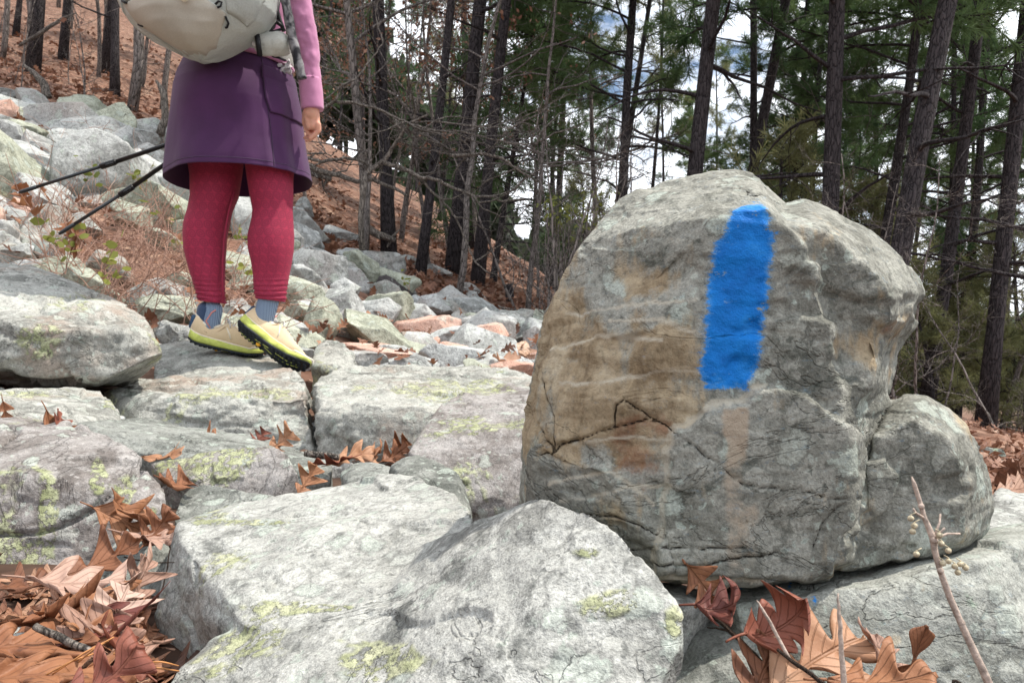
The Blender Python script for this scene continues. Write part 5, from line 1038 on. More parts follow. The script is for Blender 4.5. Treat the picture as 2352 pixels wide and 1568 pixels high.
# ------------------------------------------------------------------ the hiker
def fabric(name, c, c2=None, rough=.8, weave=900, fold=.0, tr=0.0, bumpd=.0006, sheen=.3):
    b = NB(name); v = b.co(rnd=False); n = b.noise(v, 7, 4, .6); f = b.noise(v, weave, 2, .6); c2 = c2 or tuple(x * .75 for x in c)
    cc = b.ramp(n, [(.3, c2), (.7, c)]); cc = b.mix(.35, cc, b.ramp(f, [(.3, (.75, .75, .75)), (.7, (1.2, 1.2, 1.2))]), 'MULTIPLY')
    h = b.math('ADD', b.math('MULTIPLY', f, .4), b.math('MULTIPLY', b.noise(v, 55, 4, .6), .8)); m = b.done(cc, rough, b.bump(h, bumpd))
    b.b.inputs['Sheen Weight'].default_value = sheen
    if tr:
        tl = b.N.new('ShaderNodeBsdfTranslucent'); b.L(cc, tl.inputs[0]); ms = b.N.new('ShaderNodeMixShader'); ms.inputs[0].default_value = tr
        b.L(b.b.outputs[0], ms.inputs[1]); b.L(tl.outputs[0], ms.inputs[2]); b.L(ms.outputs[0], b.out.inputs[0])
    return m
M['skirt'] = fabric('plum_skirt_fabric', (.072, .021, .084), (.050, .015, .060), .8, 1200, sheen=.15)
M['seam'] = fabric('plum_seam', (.045, .018, .06))
M['shirt'] = fabric('pink_marl_fabric', (.50, .21, .36), (.42, .17, .30), .8, 600)
M['shirtdark'] = fabric('dark_pink_fabric', (.22, .06, .13))
M['skin'] = simple('skin', (.62, .33, .24), .5, 60, .12, .0004, Subsurface_Weight=.12)
M['hair'] = simple('brown_hair', (.08, .045, .025), .5, 200, .4, .002)
M['packcream'] = fabric('cream_ripstop', (.55, .56, .51), (.45, .465, .43), .45, 300, tr=.12, bumpd=.0012, sheen=0)
M['packtan'] = fabric('tan_stretch_fabric', (.50, .465, .395), (.41, .38, .32), .6, 400, tr=.08, sheen=0)
M['packpale'] = fabric('pale_translucent_fabric', (.58, .61, .57), (.46, .49, .47), .35, 200, tr=.25, bumpd=.003, sheen=0)
M['black'] = simple('black_webbing', (.012, .012, .014), .5, 300, .3, .0003)
M['polegrey'] = simple('dark_grey_anodised', (.05, .055, .06), .32, 90, .15, .0, Metallic=.6)
M['poleblack'] = simple('black_pole_paint', (.012, .012, .013), .3, 90, .15, .0)
M['poletip'] = simple('bright_steel_tip', (.6, .6, .6), .25, 90, .1, .0, Metallic=1.0)
M['tissue'] = simple('white_tissue', (.72, .72, .74), .7, 60, .08, .002)
def camo():
    b = NB('grey_mottled_fabric'); v = b.co(rnd=False, scale=(1, 1, .8)); d = b.noise(v, 28, 3, .6, .6)
    return b.done(b.ramp(d, [(.42, (.02, .02, .024)), (.50, (.11, .108, .115)), (.62, (.24, .235, .24))]), .7, b.bump(b.noise(v, 90, 3), .001))
M['camo'] = camo()
def legging():
    b = NB('patterned_crimson_leggings'); t = b.attr('lc', 'Vector'); sp = b.N.new('ShaderNodeSeparateXYZ'); b.L(t, sp.inputs[0])
    v = b.vm('MULTIPLY', t, (1, 1, 0)); d = b.vor(v, 1.0, rnd=.0); e = b.vor(v, 1.0, 'DISTANCE_TO_EDGE', rnd=0.0); d3 = b.vor(v, 3.0, rnd=0.15); e2 = b.vor(v, 2.0, 'DISTANCE_TO_EDGE', rnd=.35)
    ring = b.math('SUBTRACT', 1.0, b.ss(b.math('ABSOLUTE', b.math('SUBTRACT', d, .40)), .05, .12)); ring2 = b.math('SUBTRACT', 1.0, b.ss(b.math('ABSOLUTE', b.math('SUBTRACT', d, .17)), .04, .10))
    dots = b.math('SUBTRACT', 1.0, b.ss(d3, .12, .24)); ln = b.math('MAXIMUM', b.math('MAXIMUM', ring, ring2), b.math('MULTIPLY', b.math('MAXIMUM', dots, b.math('SUBTRACT', 1.0, b.ss(e2, .04, .10))), .7))
    n = b.noise(b.co(rnd=False), 9, 3); c = b.ramp(n, [(.3, (.29, .020, .052)), (.7, (.37, .027, .070))]); c = b.mix(b.math('MULTIPLY', ln, .45), c, (.13, .010, .035))
    m = b.done(c, .7, b.bump(b.noise(b.co(rnd=False), 700, 2), .0003)); b.b.inputs['Sheen Weight'].default_value = .04; return m
M['legging'] = legging()
def sockm():
    b = NB('grey_blue_sock'); v = b.co(rnd=False); w_ = b.math('SINE', b.math('MULTIPLY', b.sepx(v), 1400.0)); c = b.ramp(b.math('ADD', b.math('MULTIPLY', w_, .3), .5), [(.2, (.13, .18, .27)), (.8, (.24, .31, .42))]); return b.done(c, .9, b.bump(w_, .0006))
def _sepx(s, v):
    n = s.N.new('ShaderNodeSeparateXYZ'); s.L(v, n.inputs[0]); return n.outputs[0]
NB.sepx = _sepx
M['sock'] = sockm(); M['sockdark'] = fabric('navy_sock', (.035, .06, .12)); M['sockcoral'] = fabric('coral_trim', (.75, .25, .2))
M['shoe'] = fabric('cream_shoe_mesh', (.70, .55, .36), (.58, .44, .27), .75, 500, bumpd=.0015)
M['shoewhite'] = fabric('off_white_overlay', (.78, .72, .60), (.68, .60, .48), .6, 500)
M['shoetan'] = simple('dusty_brown_overlay', (.42, .30, .19), .7, 50, .3, .0005)
M['midsole'] = simple('yellow_green_foam', (.50, .55, .13), .6, 45, .25, .0006)
M['outsole'] = simple('black_rubber', (.018, .022, .028), .55, 60, .3, .0008)
M['yellowdot'] = simple('amber_inlay', (.85, .42, .03), .4, 40, .05, 0)
M['heeltab'] = simple('dark_blue_heel_patch', (.03, .07, .13), .5, 90, .2, .0004)
M['lace'] = simple('grey_white_lace', (.55, .55, .55), .7, 500, .4, .0006)

HY = 2.70
person = empty('person', P(560, 830, HY), 'hiker seen from behind in a plum skirt and patterned crimson leggings, one heel lifted', 'person')
# ---- body: one continuous surface (union of tapering solids, remeshed)
def c2(b, u0, v0, y0, w0, u1, v1, y1, w1, q=.84): b.capsule(P(u0, v0, y0), q * w0 / 2 / FPX * y0, P(u1, v1, y1), q * w1 / 2 / FPX * y1)
bd = MB()
for seg in [(487, 700, 2.70, 46, 490, 640, 2.71, 60), (490, 640, 2.71, 60, 476, 535, 2.70, 92), (476, 535, 2.70, 92, 482, 440, 2.70, 100), (482, 440, 2.7, 100, 500, 270, 2.72, 150),
            (622, 690, 2.665, 46, 622, 640, 2.66, 66), (622, 640, 2.66, 66, 622, 545, 2.65, 90), (622, 545, 2.65, 90, 622, 450, 2.66, 92), (622, 450, 2.66, 92, 600, 270, 2.69, 150),
            (495, 240, 2.72, 150, 600, 240, 2.69, 150), (548, 230, 2.7, 200, 550, 60, 2.68, 190), (550, 60, 2.68, 190, 552, -120, 2.66, 220), (470, -200, 2.68, 110, 640, -200, 2.64, 110), (552, -250, 2.66, 75, 552, -310, 2.68, 72),
            # right arm
            (648, -195, 2.63, 64, 690, 0, 2.58, 48), (690, 0, 2.58, 48, 715, 200, 2.60, 40), (716, 200, 2.60, 46, 717, 262, 2.60, 42),
            # left arm, bent in front holding the poles
            (458, -195, 2.70, 80, 440, 40, 2.80, 60), (440, 40, 2.80, 58, 495, 260, 2.98, 40)]: c2(bd, *seg)
bd.ball(P(552, -400, 2.68), (.078, .098, .118)); bd.ball(P(552, -372, 2.76), (.058, .05, .075))
# face, turned away from the camera: nose, brow, chin, ears
bd.capsule(P(552, -402, 2.775), .008, P(552, -386, 2.80), .013); bd.capsule(P(535, -425, 2.765), .009, P(570, -425, 2.765), .009); bd.ball(P(552, -340, 2.765), (.022, .02, .018))
for s in (-1, 1): bd.ball(P(552 + s * 54, -398, 2.68), (.009, .02, .032))
# right hand: palm, four curled fingers, thumb (relaxed fist, seen from the back)
YH = 2.60
hb = MB()
for a in [((706, 258), 30, (711, 290), 26), ((716, 258), 34, (720, 288), 30), ((724, 260), 28, (727, 286), 24)]:
    hb.capsule(P(*a[0], YH), a[1] / 2 / FPX * YH * .72, P(*a[2], YH + .005), a[3] / 2 / FPX * YH * .72)
fingers = [ # (knuckle, pip, dip, tip) in reading units + depth offsets
    ([(731, 286, -.004), (732, 300, .000), (722, 311, .004), (713, 317, .006)], .0095),
    ([(727, 289, .010), (728, 305, .012), (718, 316, .016), (709, 322, .018)], .0095),
    ([(722, 292, .024), (722, 308, .026), (712, 318, .030), (704, 323, .031)], .0088),
    ([(717, 292, .038), (715, 304, .040), (706, 313, .042), (700, 317, .043)], .0076)]
for pl, r_ in fingers:
    for (a, b_), k in zip(zip(pl[:-1], pl[1:]), (1, .92, .82)): hb.capsule(P(a[0], a[1], YH + a[2]), r_ * k, P(b_[0], b_[1], YH + b_[2]), r_ * k * .92)
hb.capsule(P(703, 262, YH + .01), .013, P(701, 282, YH + .016), .0115); hb.capsule(P(701, 282, YH + .016), .0105, P(704, 297, YH + .02), .009); hb.capsule(P(704, 297, YH + .02), .009, P(709, 308, YH + .022), .0075)
# left hand closed round the pole grips
for k in range(4): hb.capsule(P(480 + k * 4, 272 + k * 9, 2.965), .009, P(505 + k * 3, 276 + k * 9, 2.955), .0085); hb.capsule(P(505 + k * 3, 276 + k * 9, 2.955), .0085, P(514 + k * 2, 279 + k * 9, 2.985), .008)
hb.capsule(P(488, 268, 2.99), .026, P(500, 300, 2.99), .024); hb.capsule(P(486, 275, 2.96), .011, P(512, 262, 2.96), .009)
def union(mb, vox, sm):
    V, F, _, _ = mb.arrays(); me = mesh_from('u', V, F, [], None); return remesh(me, vox, sm, .5)
m1 = union(bd, .009, 4); V1 = getco(m1)
comb = MB(); comb.add(V1, [np.array([p.vertices[:] for p in m1.polygons], dtype=np.int64)]) if all(len(p.vertices) == 4 for p in m1.polygons) else None
V, F, _, _ = hb.arrays(); comb.add(V, F)
body = remesh(mesh_from('body', *[(comb.arrays()[0]), comb.arrays()[1]], []), .0033, 2, .4)
Vb = getco(body); setco(body, Vb - np.array(person.location)); body.materials.clear(); body.materials.append(M['skin']); body.polygons.foreach_set('use_smooth', np.ones(len(body.polygons), bool))
o = bpy.data.objects.new('body', body); o.parent = person; col.objects.link(o)
hr = MB(); hr.ball(P(552, -412, 2.668), (.088, .105, .118), n=16); hr.ball(P(552, -390, 2.56), (.05, .05, .07)); hr.build('hair', M['hair'], person)
for s in (-1, 1): eb = MB(); eb.ball(P(552 + s * 20, -405, 2.77), .012); eb.build('eye', M['tissue'], person)
mo = MB(); mo.capsule(P(540, -362, 2.80), .006, P(564, -362, 2.80), .006); mo.build('mouth', M['sockcoral'], person)

# ---- leggings
def legtube(rows, Yc, ph, seam_side):
    """rows: (v, u_left, u_right)"""
    rows = np.array(rows, float); vs = np.concatenate([np.arange(340, 630, 8), np.arange(630, rows[-1][0] + .1, 2.0)]); k = 56; out = []; lc = []
    for v in vs:
        ul, ur = np.interp(v, rows[:, 0], rows[:, 1]), np.interp(v, rows[:, 0], rows[:, 2]); cx, hw = (ul + ur) / 2, (ur - ul) / 2
        fold = max(0, (v - 628) / 55); a = np.linspace(0, 2 * np.pi, k, endpoint=False); x = cx + hw * np.cos(a); rad = hw / FPX * Yc
        rip = fold * .0019 * np.sin(v * .60 + 1.2 * np.sin(a * 2 + ph) + a * 1.0) + .0016 * fold * np.sin(v * 1.1 + 3 * a)
        y = Yc + (rad * 1.08 + rip) * np.sin(a) ; X = (x - 1176) / FPX * Yc + rip * np.cos(a); tilt = (x - cx) * .10 * fold
        Z = -(v + tilt - 784) / FPX * Yc; out.append(np.column_stack([X, y, Z])); lc.append(np.column_stack([a * rad * 34 + ph, Z * 34, 0 * a]))
    b = MB(); b.loftV(np.concatenate(out), len(vs), k, 0, True, lc=np.concatenate(lc)); return b, out
LL = [(340, 430, 560), (407, 440, 552), (452, 440, 545), (482, 434, 532), (512, 425, 525), (542, 423, 519), (572, 425, 517), (602, 432, 515.5), (632, 440, 515), (662, 449, 515), (680, 453, 516), (694, 456, 518)]
RL = [(340, 560, 680), (407, 569, 672), (452, 576, 672), (482, 582, 671), (503, 580, 672), (542, 571, 674), (572, 572, 673), (602, 579, 669), (632, 583, 663), (662, 584, 658), (680, 586, 656), (690, 590, 655)]
b, outL = legtube(LL, 2.70, .3, 1); o = b.build('legging', M['legging'], person, lc=True); o['label'] = 'shaded left legging leg'
b, outR = legtube(RL, 2.66, 1.7, 0); o = b.build('legging', M['legging'], person, lc=True); o['label'] = 'sunlit right legging leg'
sm_ = MB(); sm_.tube([P(u, v, 2.66) for u, v in [(538, 440), (527, 480), (519, 520), (514, 560), (512, 600), (511, 640), (513, 690)]], .003, 6); sm_.build('seam', M['legging'], person)

# ---- skirt
SK = np.array([(118, 436, 652, .125), (147, 428, 662, .15), (180, 414, 672, .168), (208, 407, 678, .178), (262, 401, 689, .185), (300, 396, 694, .187), (350, 390, 700, .19), (395, 385, 709, .195), (418, 383.5, 713, .195)])
SY = 2.69
def skirt_pt(a, v, off=0.0):
    """a: angle around (0 = picture right, -pi/2 = towards the camera)"""
    ul, ur, ry = [np.interp(v, SK[:, 0], SK[:, k]) for k in (1, 2, 3)]; cx, hw = (ul + ur) / 2, (ur - ul) / 2; c, s = np.cos(a), np.sin(a); g = sstep(v, 150, 420)
    cc = np.sign(c) * np.abs(c) ** .92
    f = g * (.007 * np.sin(a * 3 + .6) + .004 * np.sin(a * 7 + 1.0 + v * .004) + .016 * np.exp(-((a + .62) / .10) ** 2) - .014 * np.exp(-((a + .40) / .09) ** 2) + .006 * np.exp(-((a + .92) / .05) ** 2))
    f = f + .006 * g * fbm(np.column_stack([np.atleast_1d(np.cos(a)) * 3, np.atleast_1d(np.sin(a)) * 3, np.full(np.size(a), np.mean(v) / 150.)]), 15, 3).reshape(np.shape(a)) + .004 * g * np.sin(v * .02 + 4 * a) + .0035 * (1 - g) * np.sin(a * 9 + v * .05) * np.exp(-((a + .9) / .6) ** 2)
    seat = .022 * np.exp(-((v - 235) / 60) ** 2) * np.exp(-((a + 1.9) / .55) ** 2) + .022 * np.exp(-((v - 235) / 60) ** 2) * np.exp(-((a + 1.15) / .5) ** 2)
    f = f + off; X = (cx - 1176) / FPX * SY + (hw / FPX * SY + f * .35) * cc + f * .3 * c * 0; Y = SY + (ry + f + seat) * s; tilt = -.018 * s * g
    return np.stack([X, Y, -(v - 784) / FPX * SY + tilt - .0 * g], -1)
vs = np.linspace(118, 416, 90); k = 150; a = np.linspace(-np.pi, np.pi, k, endpoint=False); out = np.concatenate([skirt_pt(a, v) for v in vs]); inn = np.concatenate([skirt_pt(a, v, -.002) for v in vs[::-1]])
b = MB(); b.loftV(np.concatenate([out, inn]), 180, k, 0, False); b.build('skirt', M['skirt'], person)
def skirt_patch(name, mat, poly, thick, parent=person, n=26):
    """poly given as left edge and right edge polylines over v (angles found from u)"""
    (v0, v1), le, ri = poly; vv = np.linspace(v0, v1, n); rows = []
    for v in vv:
        ul, ur = np.interp(v, SK[:, 0], SK[:, 1]), np.interp(v, SK[:, 0], SK[:, 2]); cx, hw = (ul + ur) / 2, (ur - ul) / 2
        aa = [-math.acos(max(-1, min(1, math.copysign(abs((np.interp(v, *zip(*[(q[1], q[0]) for q in e])) - cx) / hw) ** (1 / .92), np.interp(v, *zip(*[(q[1], q[0]) for q in e])) - cx)))) for e in (le, ri)]
        rows.append(skirt_pt(np.linspace(aa[0], aa[1], 24), v, thick * (.6 + .4 * math.sin(math.pi * (v - v0) / (v1 - v0)))))
    b = MB(); V = np.concatenate(rows); b.loftV(V, n, 24, 0, False, closed=False); o = b.build(name, M[mat], parent); md = o.modifiers.new('t', 'SOLIDIFY'); md.thickness = .003; md.offset = -1; return o, rows
o, rows = skirt_patch('pocket', 'skirt', ((188, 290), [(632, 188), (636, 215), (642, 262), (650, 290)], [(682, 188), (685, 215), (690, 262), (693, 290)]), .010)
o2, rows2 = skirt_patch('pocket_flap', 'skirt', ((184, 214), [(630, 184), (634, 214)], [(682, 184), (686, 206)]), .0125)
for nm, ln_ in (('pocket_seam', [r_[0] for r_ in rows]), ('pocket_seam', list(rows[-1])), ('flap_seam', list(rows2[-1]))):
    b = MB(); b.tube([q + np.array([0, -.0008, 0]) for q in ln_], .0008, 5); b.build(nm, M['seam'], person)
def a_of(u, v): ul, ur = np.interp(v, SK[:, 0], SK[:, 1]), np.interp(v, SK[:, 0], SK[:, 2]); return -math.acos(max(-1, min(1, (u - (ul + ur) / 2) / ((ur - ul) / 2))))
for ln_ in ([(618, 140), (628, 180), (636, 220), (642, 280), (648, 330), (655, 400), (656, 412)],):
    b = MB(); pl = [skirt_pt(a_of(np.interp(v, [q[1] for q in ln_], [q[0] for q in ln_]), v), v, .0015) for v in np.linspace(ln_[0][1], ln_[-1][1], 30)]; b.tube(pl, .0014, 5); b.build('side_seam', M['seam'], person)
b = MB(); b.tube([skirt_pt(q, 404, .0005) for q in np.linspace(-np.pi * .99, -.03, 90)], .0009, 4); b.build('hem_stitching', M['seam'], person)
ts = MB(); rng = np.random.default_rng(2); c = skirt_pt(a_of(661, 172), 172, .022)
nn_ = 10; gg = np.array([[c + np.array([(i / 9 - .5) * .048 + .004 * rng.normal(), .010 * math.sin(i * 1.3 + j) - .004, (.5 - j / 9) * .040 + (.008 * math.sin(i * 1.1) if j == 0 else 0)]) for i in range(nn_)] for j in range(nn_)]); ts.loftV(gg.reshape(-1, 3), nn_, nn_, 0, False, closed=False)
o = ts.build('tissue', M['tissue'], origin=tuple(c)); o.modifiers.new('t', 'SOLIDIFY').thickness = .002; tag(o, 'crumpled white tissue poking out of the skirt side pocket', 'tissue')

# ---- shirt: torso and right sleeve, left sleeve
def rings(rows, k=40, wr=.004, ph=0, off=0):
    """rows (v, ul, ur, Y, depth ratio)"""
    rows = np.array(rows, float); vs = np.arange(rows[0][0], rows[-1][0] + .1, 3.0); out = []; a = np.linspace(0, 2 * np.pi, k, endpoint=False)
    for v in vs:
        ul, ur, Y, q = [np.interp(v, rows[:, 0], rows[:, i]) for i in (1, 2, 3, 4)]; cx, hw = (ul + ur) / 2, (ur - ul) / 2; rad = hw / FPX * Y
        w_ = wr * (1.3 * fbm(np.column_stack([np.cos(a) * 1.3 + ph, np.sin(a) * 1.3, np.full(k, v / 26.) + .5 * np.sin(a)]), 9, 2) + .7 * ridge(np.column_stack([np.cos(a) * .9 + ph, np.sin(a) * .9, np.full(k, v / 34.) + .8 * np.cos(a)]), 19, 2) - .4) ; r2 = rad + w_ * .5
        out.append(np.column_stack([(cx - 1176) / FPX * Y + r2 * np.cos(a), Y + (rad * q + w_) * np.sin(a), -(v - 784) / FPX * Y + 0 * a]))
    return np.concatenate(out), len(vs), k
b = MB(); b.loftV(*rings([(-230, 480, 625, 2.66, .7), (-200, 430, 672, 2.66, .6), (-100, 442, 665, 2.66, .62), (30, 446, 658, 2.67, .62), (120, 438, 655, 2.69, .62), (160, 432, 664, 2.69, .66)], 60, .006)); b.build('shirt', M['shirt'], person)
b = MB(); b.loftV(*rings([(-235, 600, 668, 2.63, .9), (-120, 632, 706, 2.60, .9), (-60, 648, 713, 2.58, .9), (0, 660, 716, 2.58, .9), (45, 670, 722, 2.58, .9), (104, 682, 732, 2.59, .9), (160, 689, 736, 2.60, .9), (187, 691, 739, 2.60, .95)], 40, .0055, 1)); b.build('sleeve', M['shirt'], person)
b = MB(); b.loftV(*rings([(182, 688, 737, 2.60, .95), (215, 690, 740, 2.60, .95), (252, 693, 742, 2.60, .95)], 40, .002, 2)); o = b.build('cuff', M['shirt'], person); o.modifiers.new('t', 'SOLIDIFY').thickness = .002
b = MB(); b.capsule(P(455, -195, 2.70), .075, P(442, 40, 2.80), .058); b.capsule(P(442, 40, 2.80), .056, P(490, 240, 2.95), .038); b.build('sleeve', M['shirt'], person)

# ---- shoes
def shoe(matrix, name_seed, label, ankle=None):
    """local: x heel->toe (0..1), y to the wearer's side, z up; metres after scale"""
    Ls = .272; xs = np.linspace(0, 1, 46)
    wid = np.interp(xs, [0, .03, .1, .25, .45, .62, .78, .9, .97, 1], [.016, .028, .036, .037, .034, .043, .048, .041, .026, .010]); cy = np.interp(xs, [0, .3, .6, 1], [0, -.002, .002, -.006])
    bot = np.interp(xs, [0, .06, .15, .55, .75, .9, 1], [.012, .004, 0, 0, .003, .016, .034]); thick = np.interp(xs, [0, .1, .3, .6, .85, 1], [.032, .032, .029, .025, .020, .012])
    topu = np.interp(xs, [0, .03, .08, .16, .22, .30, .36, .42, .55, .7, .82, .92, .98, 1], [.060, .100, .102, .084, .074, .074, .086, .098, .087, .070, .060, .050, .034, .014])
    k = 28; a = np.linspace(0, 2 * np.pi, k, endpoint=False); e = empty
    def sec(i, w_, z0, z1, pw=.7):
        c, s = np.cos(a), np.sin(a); return np.column_stack([np.full(k, xs[i] * Ls), cy[i] + w_ * np.sign(c) * np.abs(c) ** pw, (z0 + z1) / 2 + (z1 - z0) / 2 * np.sign(s) * np.abs(s) ** pw])
    def T(V): V = np.asarray(V); return V @ np.array(matrix.to_3x3()).T + np.array(matrix.translation)
    root = empty('shoe', matrix.translation, None, None); 
    root.parent = person; root.location = matrix.translation - person.location; root['_o'] = list(matrix.translation); root['label'] = label
    ms = MB(); ms.loftV(T(np.concatenate([sec(i, wid[i] + .004 + .003 * math.sin(i * .5), bot[i] + .005, bot[i] + .005 + thick[i], .55) for i in range(46)])), 46, k); 
    V = ms.V[-1]; ms.build('midsole', M['midsole'], root)
    os_ = MB(); os_.loftV(T(np.concatenate([sec(i, wid[i] * .97 + .003, bot[i] - .001, bot[i] + .009, .5) for i in range(46)])), 46, k)
    for x in np.linspace(.05, .95, 17):
        if .42 < x < .55: continue
        z = np.interp(x, xs, bot); w_ = np.interp(x, xs, wid)
        for sgn in (-1, -.33, .33, 1): os_.capsule(T([[x * Ls, sgn * w_ * .8 + .0, z - .001]])[0], .0045, T([[x * Ls + .006, sgn * w_ * .62, z - .001]])[0], .004, sides=6)
    os_.build('outsole', M['outsole'], root)
    for (xa, xb, ya, yb) in ((.06, .34, .02, .024), (.44, .62, -.004, .014), (.6, .88, -.018, -.01), (.62, .9, .012, .006), (.3, .5, -.012, -.02)):
        g_ = MB(); g_.tube(T([[x * Ls, np.interp(x, [xa, xb], [ya, yb]), np.interp(x, xs, bot) - .0012] for x in np.linspace(xa, xb, 8)]), .0016, 6); g_.build('green_sole_line', M['midsole'], root)
    d_ = MB(); d_.ball(T([[.36 * Ls, .0, -.0015]])[0], .009, n=8); d_.build('sole_dot', M['yellowdot'], root)
    up = MB(); rowsU = [sec(i, wid[i] * .96, bot[i] + .02, max(topu[i], bot[i] + thick[i] + .004), .8) for i in range(46)]; up.loftV(T(np.concatenate(rowsU)), 46, k); up.build('upper', M['shoe'], root)
    tc_ = MB(); tc_.loftV(T(np.concatenate([sec(i, wid[i] * .99 + .0008, bot[i] + thick[i] - .002, bot[i] + thick[i] + .016 * (1 if i > 34 else .45), .8) for i in range(46)])), 46, k); tc_.build('rand', M['shoewhite'], root)
    col_ = MB(); ang = np.linspace(0, 2 * np.pi, 30); cl = np.column_stack([(.19 + .155 * np.cos(ang)) * Ls, .027 * np.sin(ang), .074 + .012 * np.cos(ang) ** 2 - .006 * (np.cos(ang) > 0) + .012 * (np.cos(ang) < -.6)]); col_.tube(T(cl), .0065, 8, caps=False); col_.build('collar', M['shoewhite'], root)
    for sgn in (-1, 1):
        s_ = MB(); s_.tube(T([[x * Ls, sgn * (np.interp(x, xs, wid) * .93), z] for x, z in ((.40, .082), (.34, .062), (.28, .05), (.2, .048), (.13, .056))]), [.0015, .002, .003, .003, .002], 5); s_.build('side_overlay', M['shoetan'], root)
        s_ = MB(); s_.tube(T([[x * Ls, sgn * (np.interp(x, xs, wid) * .93), z] for x, z in ((.42, .080), (.47, .06), (.5, .045))]), [.002, .003, .003], 5); s_.build('side_overlay', M['shoewhite'], root)
    for j in range(5):
        x = .42 + j * .062; z = np.interp(x, xs, topu) + .001; la = MB(); la.tube(T([[x * Ls, -.022, z - .010], [x * Ls + .004, -.01, z], [x * Ls + .006, .01, z], [x * Ls, .022, z - .010]]), .0022, 6); la.build('lace', M['lace'], root)
    for s_ in (-1, 1): la = MB(); la.tube(T([[.42 * Ls, 0, .094], [.40 * Ls, s_ * .014, .108], [.44 * Ls, s_ * .026, .098], [.46 * Ls, s_ * .03, .082]]), .0018, 6); la.build('lace_bow', M['lace'], root)
    ht = MB(); ht.capsule(T([[.004, 0, .056]])[0], .012, T([[.002, 0, .086]])[0], .010, sides=12); ht.build('heel_patch', M['heeltab'], root)
    pt = MB(); pt.tube(T([[.012, 0, .092], [-.004, 0, .102], [-.008, 0, .114], [.004, 0, .118], [.014, 0, .106]]), .0042, 8); pt.build('pull_tab', M['shoewhite'], root)
    sk_ = MB(); sk_.capsule(T([[.21 * Ls, 0, .062]])[0], .033, T([[.19 * Ls, 0, .125]])[0] if ankle is None else np.array(ankle), .034, sides=40); sk_.build('sock', M['sock'], root)
    sk_ = MB(); sk_.capsule(T([[.13 * Ls, 0, .075]])[0], .027, T([[.125 * Ls, 0, .12]])[0], .030, sides=20); sk_.build('sock_heel', M['sockdark'], root)
    for s_ in (-1, 1): sk_ = MB(); sk_.tube(T([[.23 * Ls, s_ * .0335, .066], [.16 * Ls, s_ * .033, .085], [.20 * Ls, s_ * .0355, .118], [.24 * Ls, s_ * .036, .13]]), .0022, 6); sk_.build('sock_trim', M['sockcoral'], root)
def orient(heel, yaw, pitch, roll, s=1.0): return Matrix.Translation(heel) @ Euler((0, 0, R(yaw))).to_matrix().to_4x4() @ Euler((0, R(pitch), 0)).to_matrix().to_4x4() @ Euler((R(roll), 0, 0)).to_matrix().to_4x4() @ Matrix.Scale(s, 4)
shoe(orient(P(430, 784, 2.68), 18, 14, 4, .97), 1, 'left shoe planted on the rock')
shoe(orient(P(540, 748, 2.62), -2, 36, -33, 1.0), 2, 'right shoe with its heel lifted and black sole showing', P(621, 676, 2.65))

# ---- backpack (carried: a thing of its own)
pack = empty('backpack', P(460, 130, 2.4), 'cream ultralight backpack with tan bottom pocket worn above the plum skirt', 'backpack')
PK = np.array([(-560, 340, 590, .10), (-500, 300, 620, .13), (-300, 272, 640, .15), (-100, 268, 640, .155), (0, 275, 631, .155), (28, 286, 627, .15), (60, 306, 606, .14), (85, 338, 572, .125), (110, 388, 530, .10), (128, 424, 497, .07), (136, 448, 478, .035), (139, 460, 466, .006)]); PY = 2.40
def pack_pt(a, v, off=0.0):
    ul, ur, ry = [np.interp(v, PK[:, 0], PK[:, k]) for k in (1, 2, 3)]; cx, hw = (ul + ur) / 2, (ur - ul) / 2; c, s = np.cos(a), np.sin(a)
    X = (cx - 1176) / FPX * PY + hw / FPX * PY * np.sign(c) * np.abs(c) ** .85; q = np.column_stack([np.atleast_1d(X) * 9, np.atleast_1d(s) * 1.2, np.full(np.size(a), v / 60.)])
    wr = .007 * fbm(q, 71, 3) + .004 * ridge(q * np.array([2.2, 1, 1.1]), 12, 2); return np.stack([np.atleast_1d(X), PY + (ry + off + wr) * np.sign(s) * np.abs(s) ** .8 + .03 * (136 - v) / 700, np.full(np.size(a), -(v - 784) / FPX * PY) + .002 * np.sin(6 * np.atleast_1d(a))], -1)
vs = np.concatenate([np.linspace(-560, 0, 40), np.linspace(3, 139, 46)]); k = 120; a = np.linspace(-np.pi, np.pi, k, endpoint=False); b = MB(); b.loftV(np.concatenate([pack_pt(a, v) for v in vs]), len(vs), k); b.build('pack_body', M['packpale'], pack)
def pa(u, v): ul, ur = np.interp(v, PK[:, 0], PK[:, 1]), np.interp(v, PK[:, 0], PK[:, 2]); x = (u - (ul + ur) / 2) / ((ur - ul) / 2); return -math.acos(max(-1, min(1, math.copysign(abs(x) ** (1 / .85), x))))
def pack_patch(name, mat, top, bot, off, n=34, m=26, thick=.002):
    """quads between two polylines with the same end points (u,v), laid on the pack surface"""
    us = np.linspace(top[0][0], top[-1][0], n); rows = []
    for j in range(m + 1):
        row = []
        for u in us:
            v = np.interp(u, [q[0] for q in top], [q[1] for q in top]) * (1 - j / m) + np.interp(u, [q[0] for q in bot], [q[1] for q in bot]) * j / m
            e_ = math.sin(math.pi * j / m) ** .5 * math.sin(math.pi * (u - us[0]) / (us[-1] - us[0])) ** .5; row.append(pack_pt(np.array([pa(u, v)]), v, .002 + off * e_)[0])
        rows.append(row)
    b = MB(); b.loftV(np.array(rows).reshape(-1, 3), m + 1, n, 0, False, closed=False); o = b.build(name, M[mat], pack); md = o.modifiers.new('t', 'SOLIDIFY'); md.thickness = thick; md.offset = 0; return rows
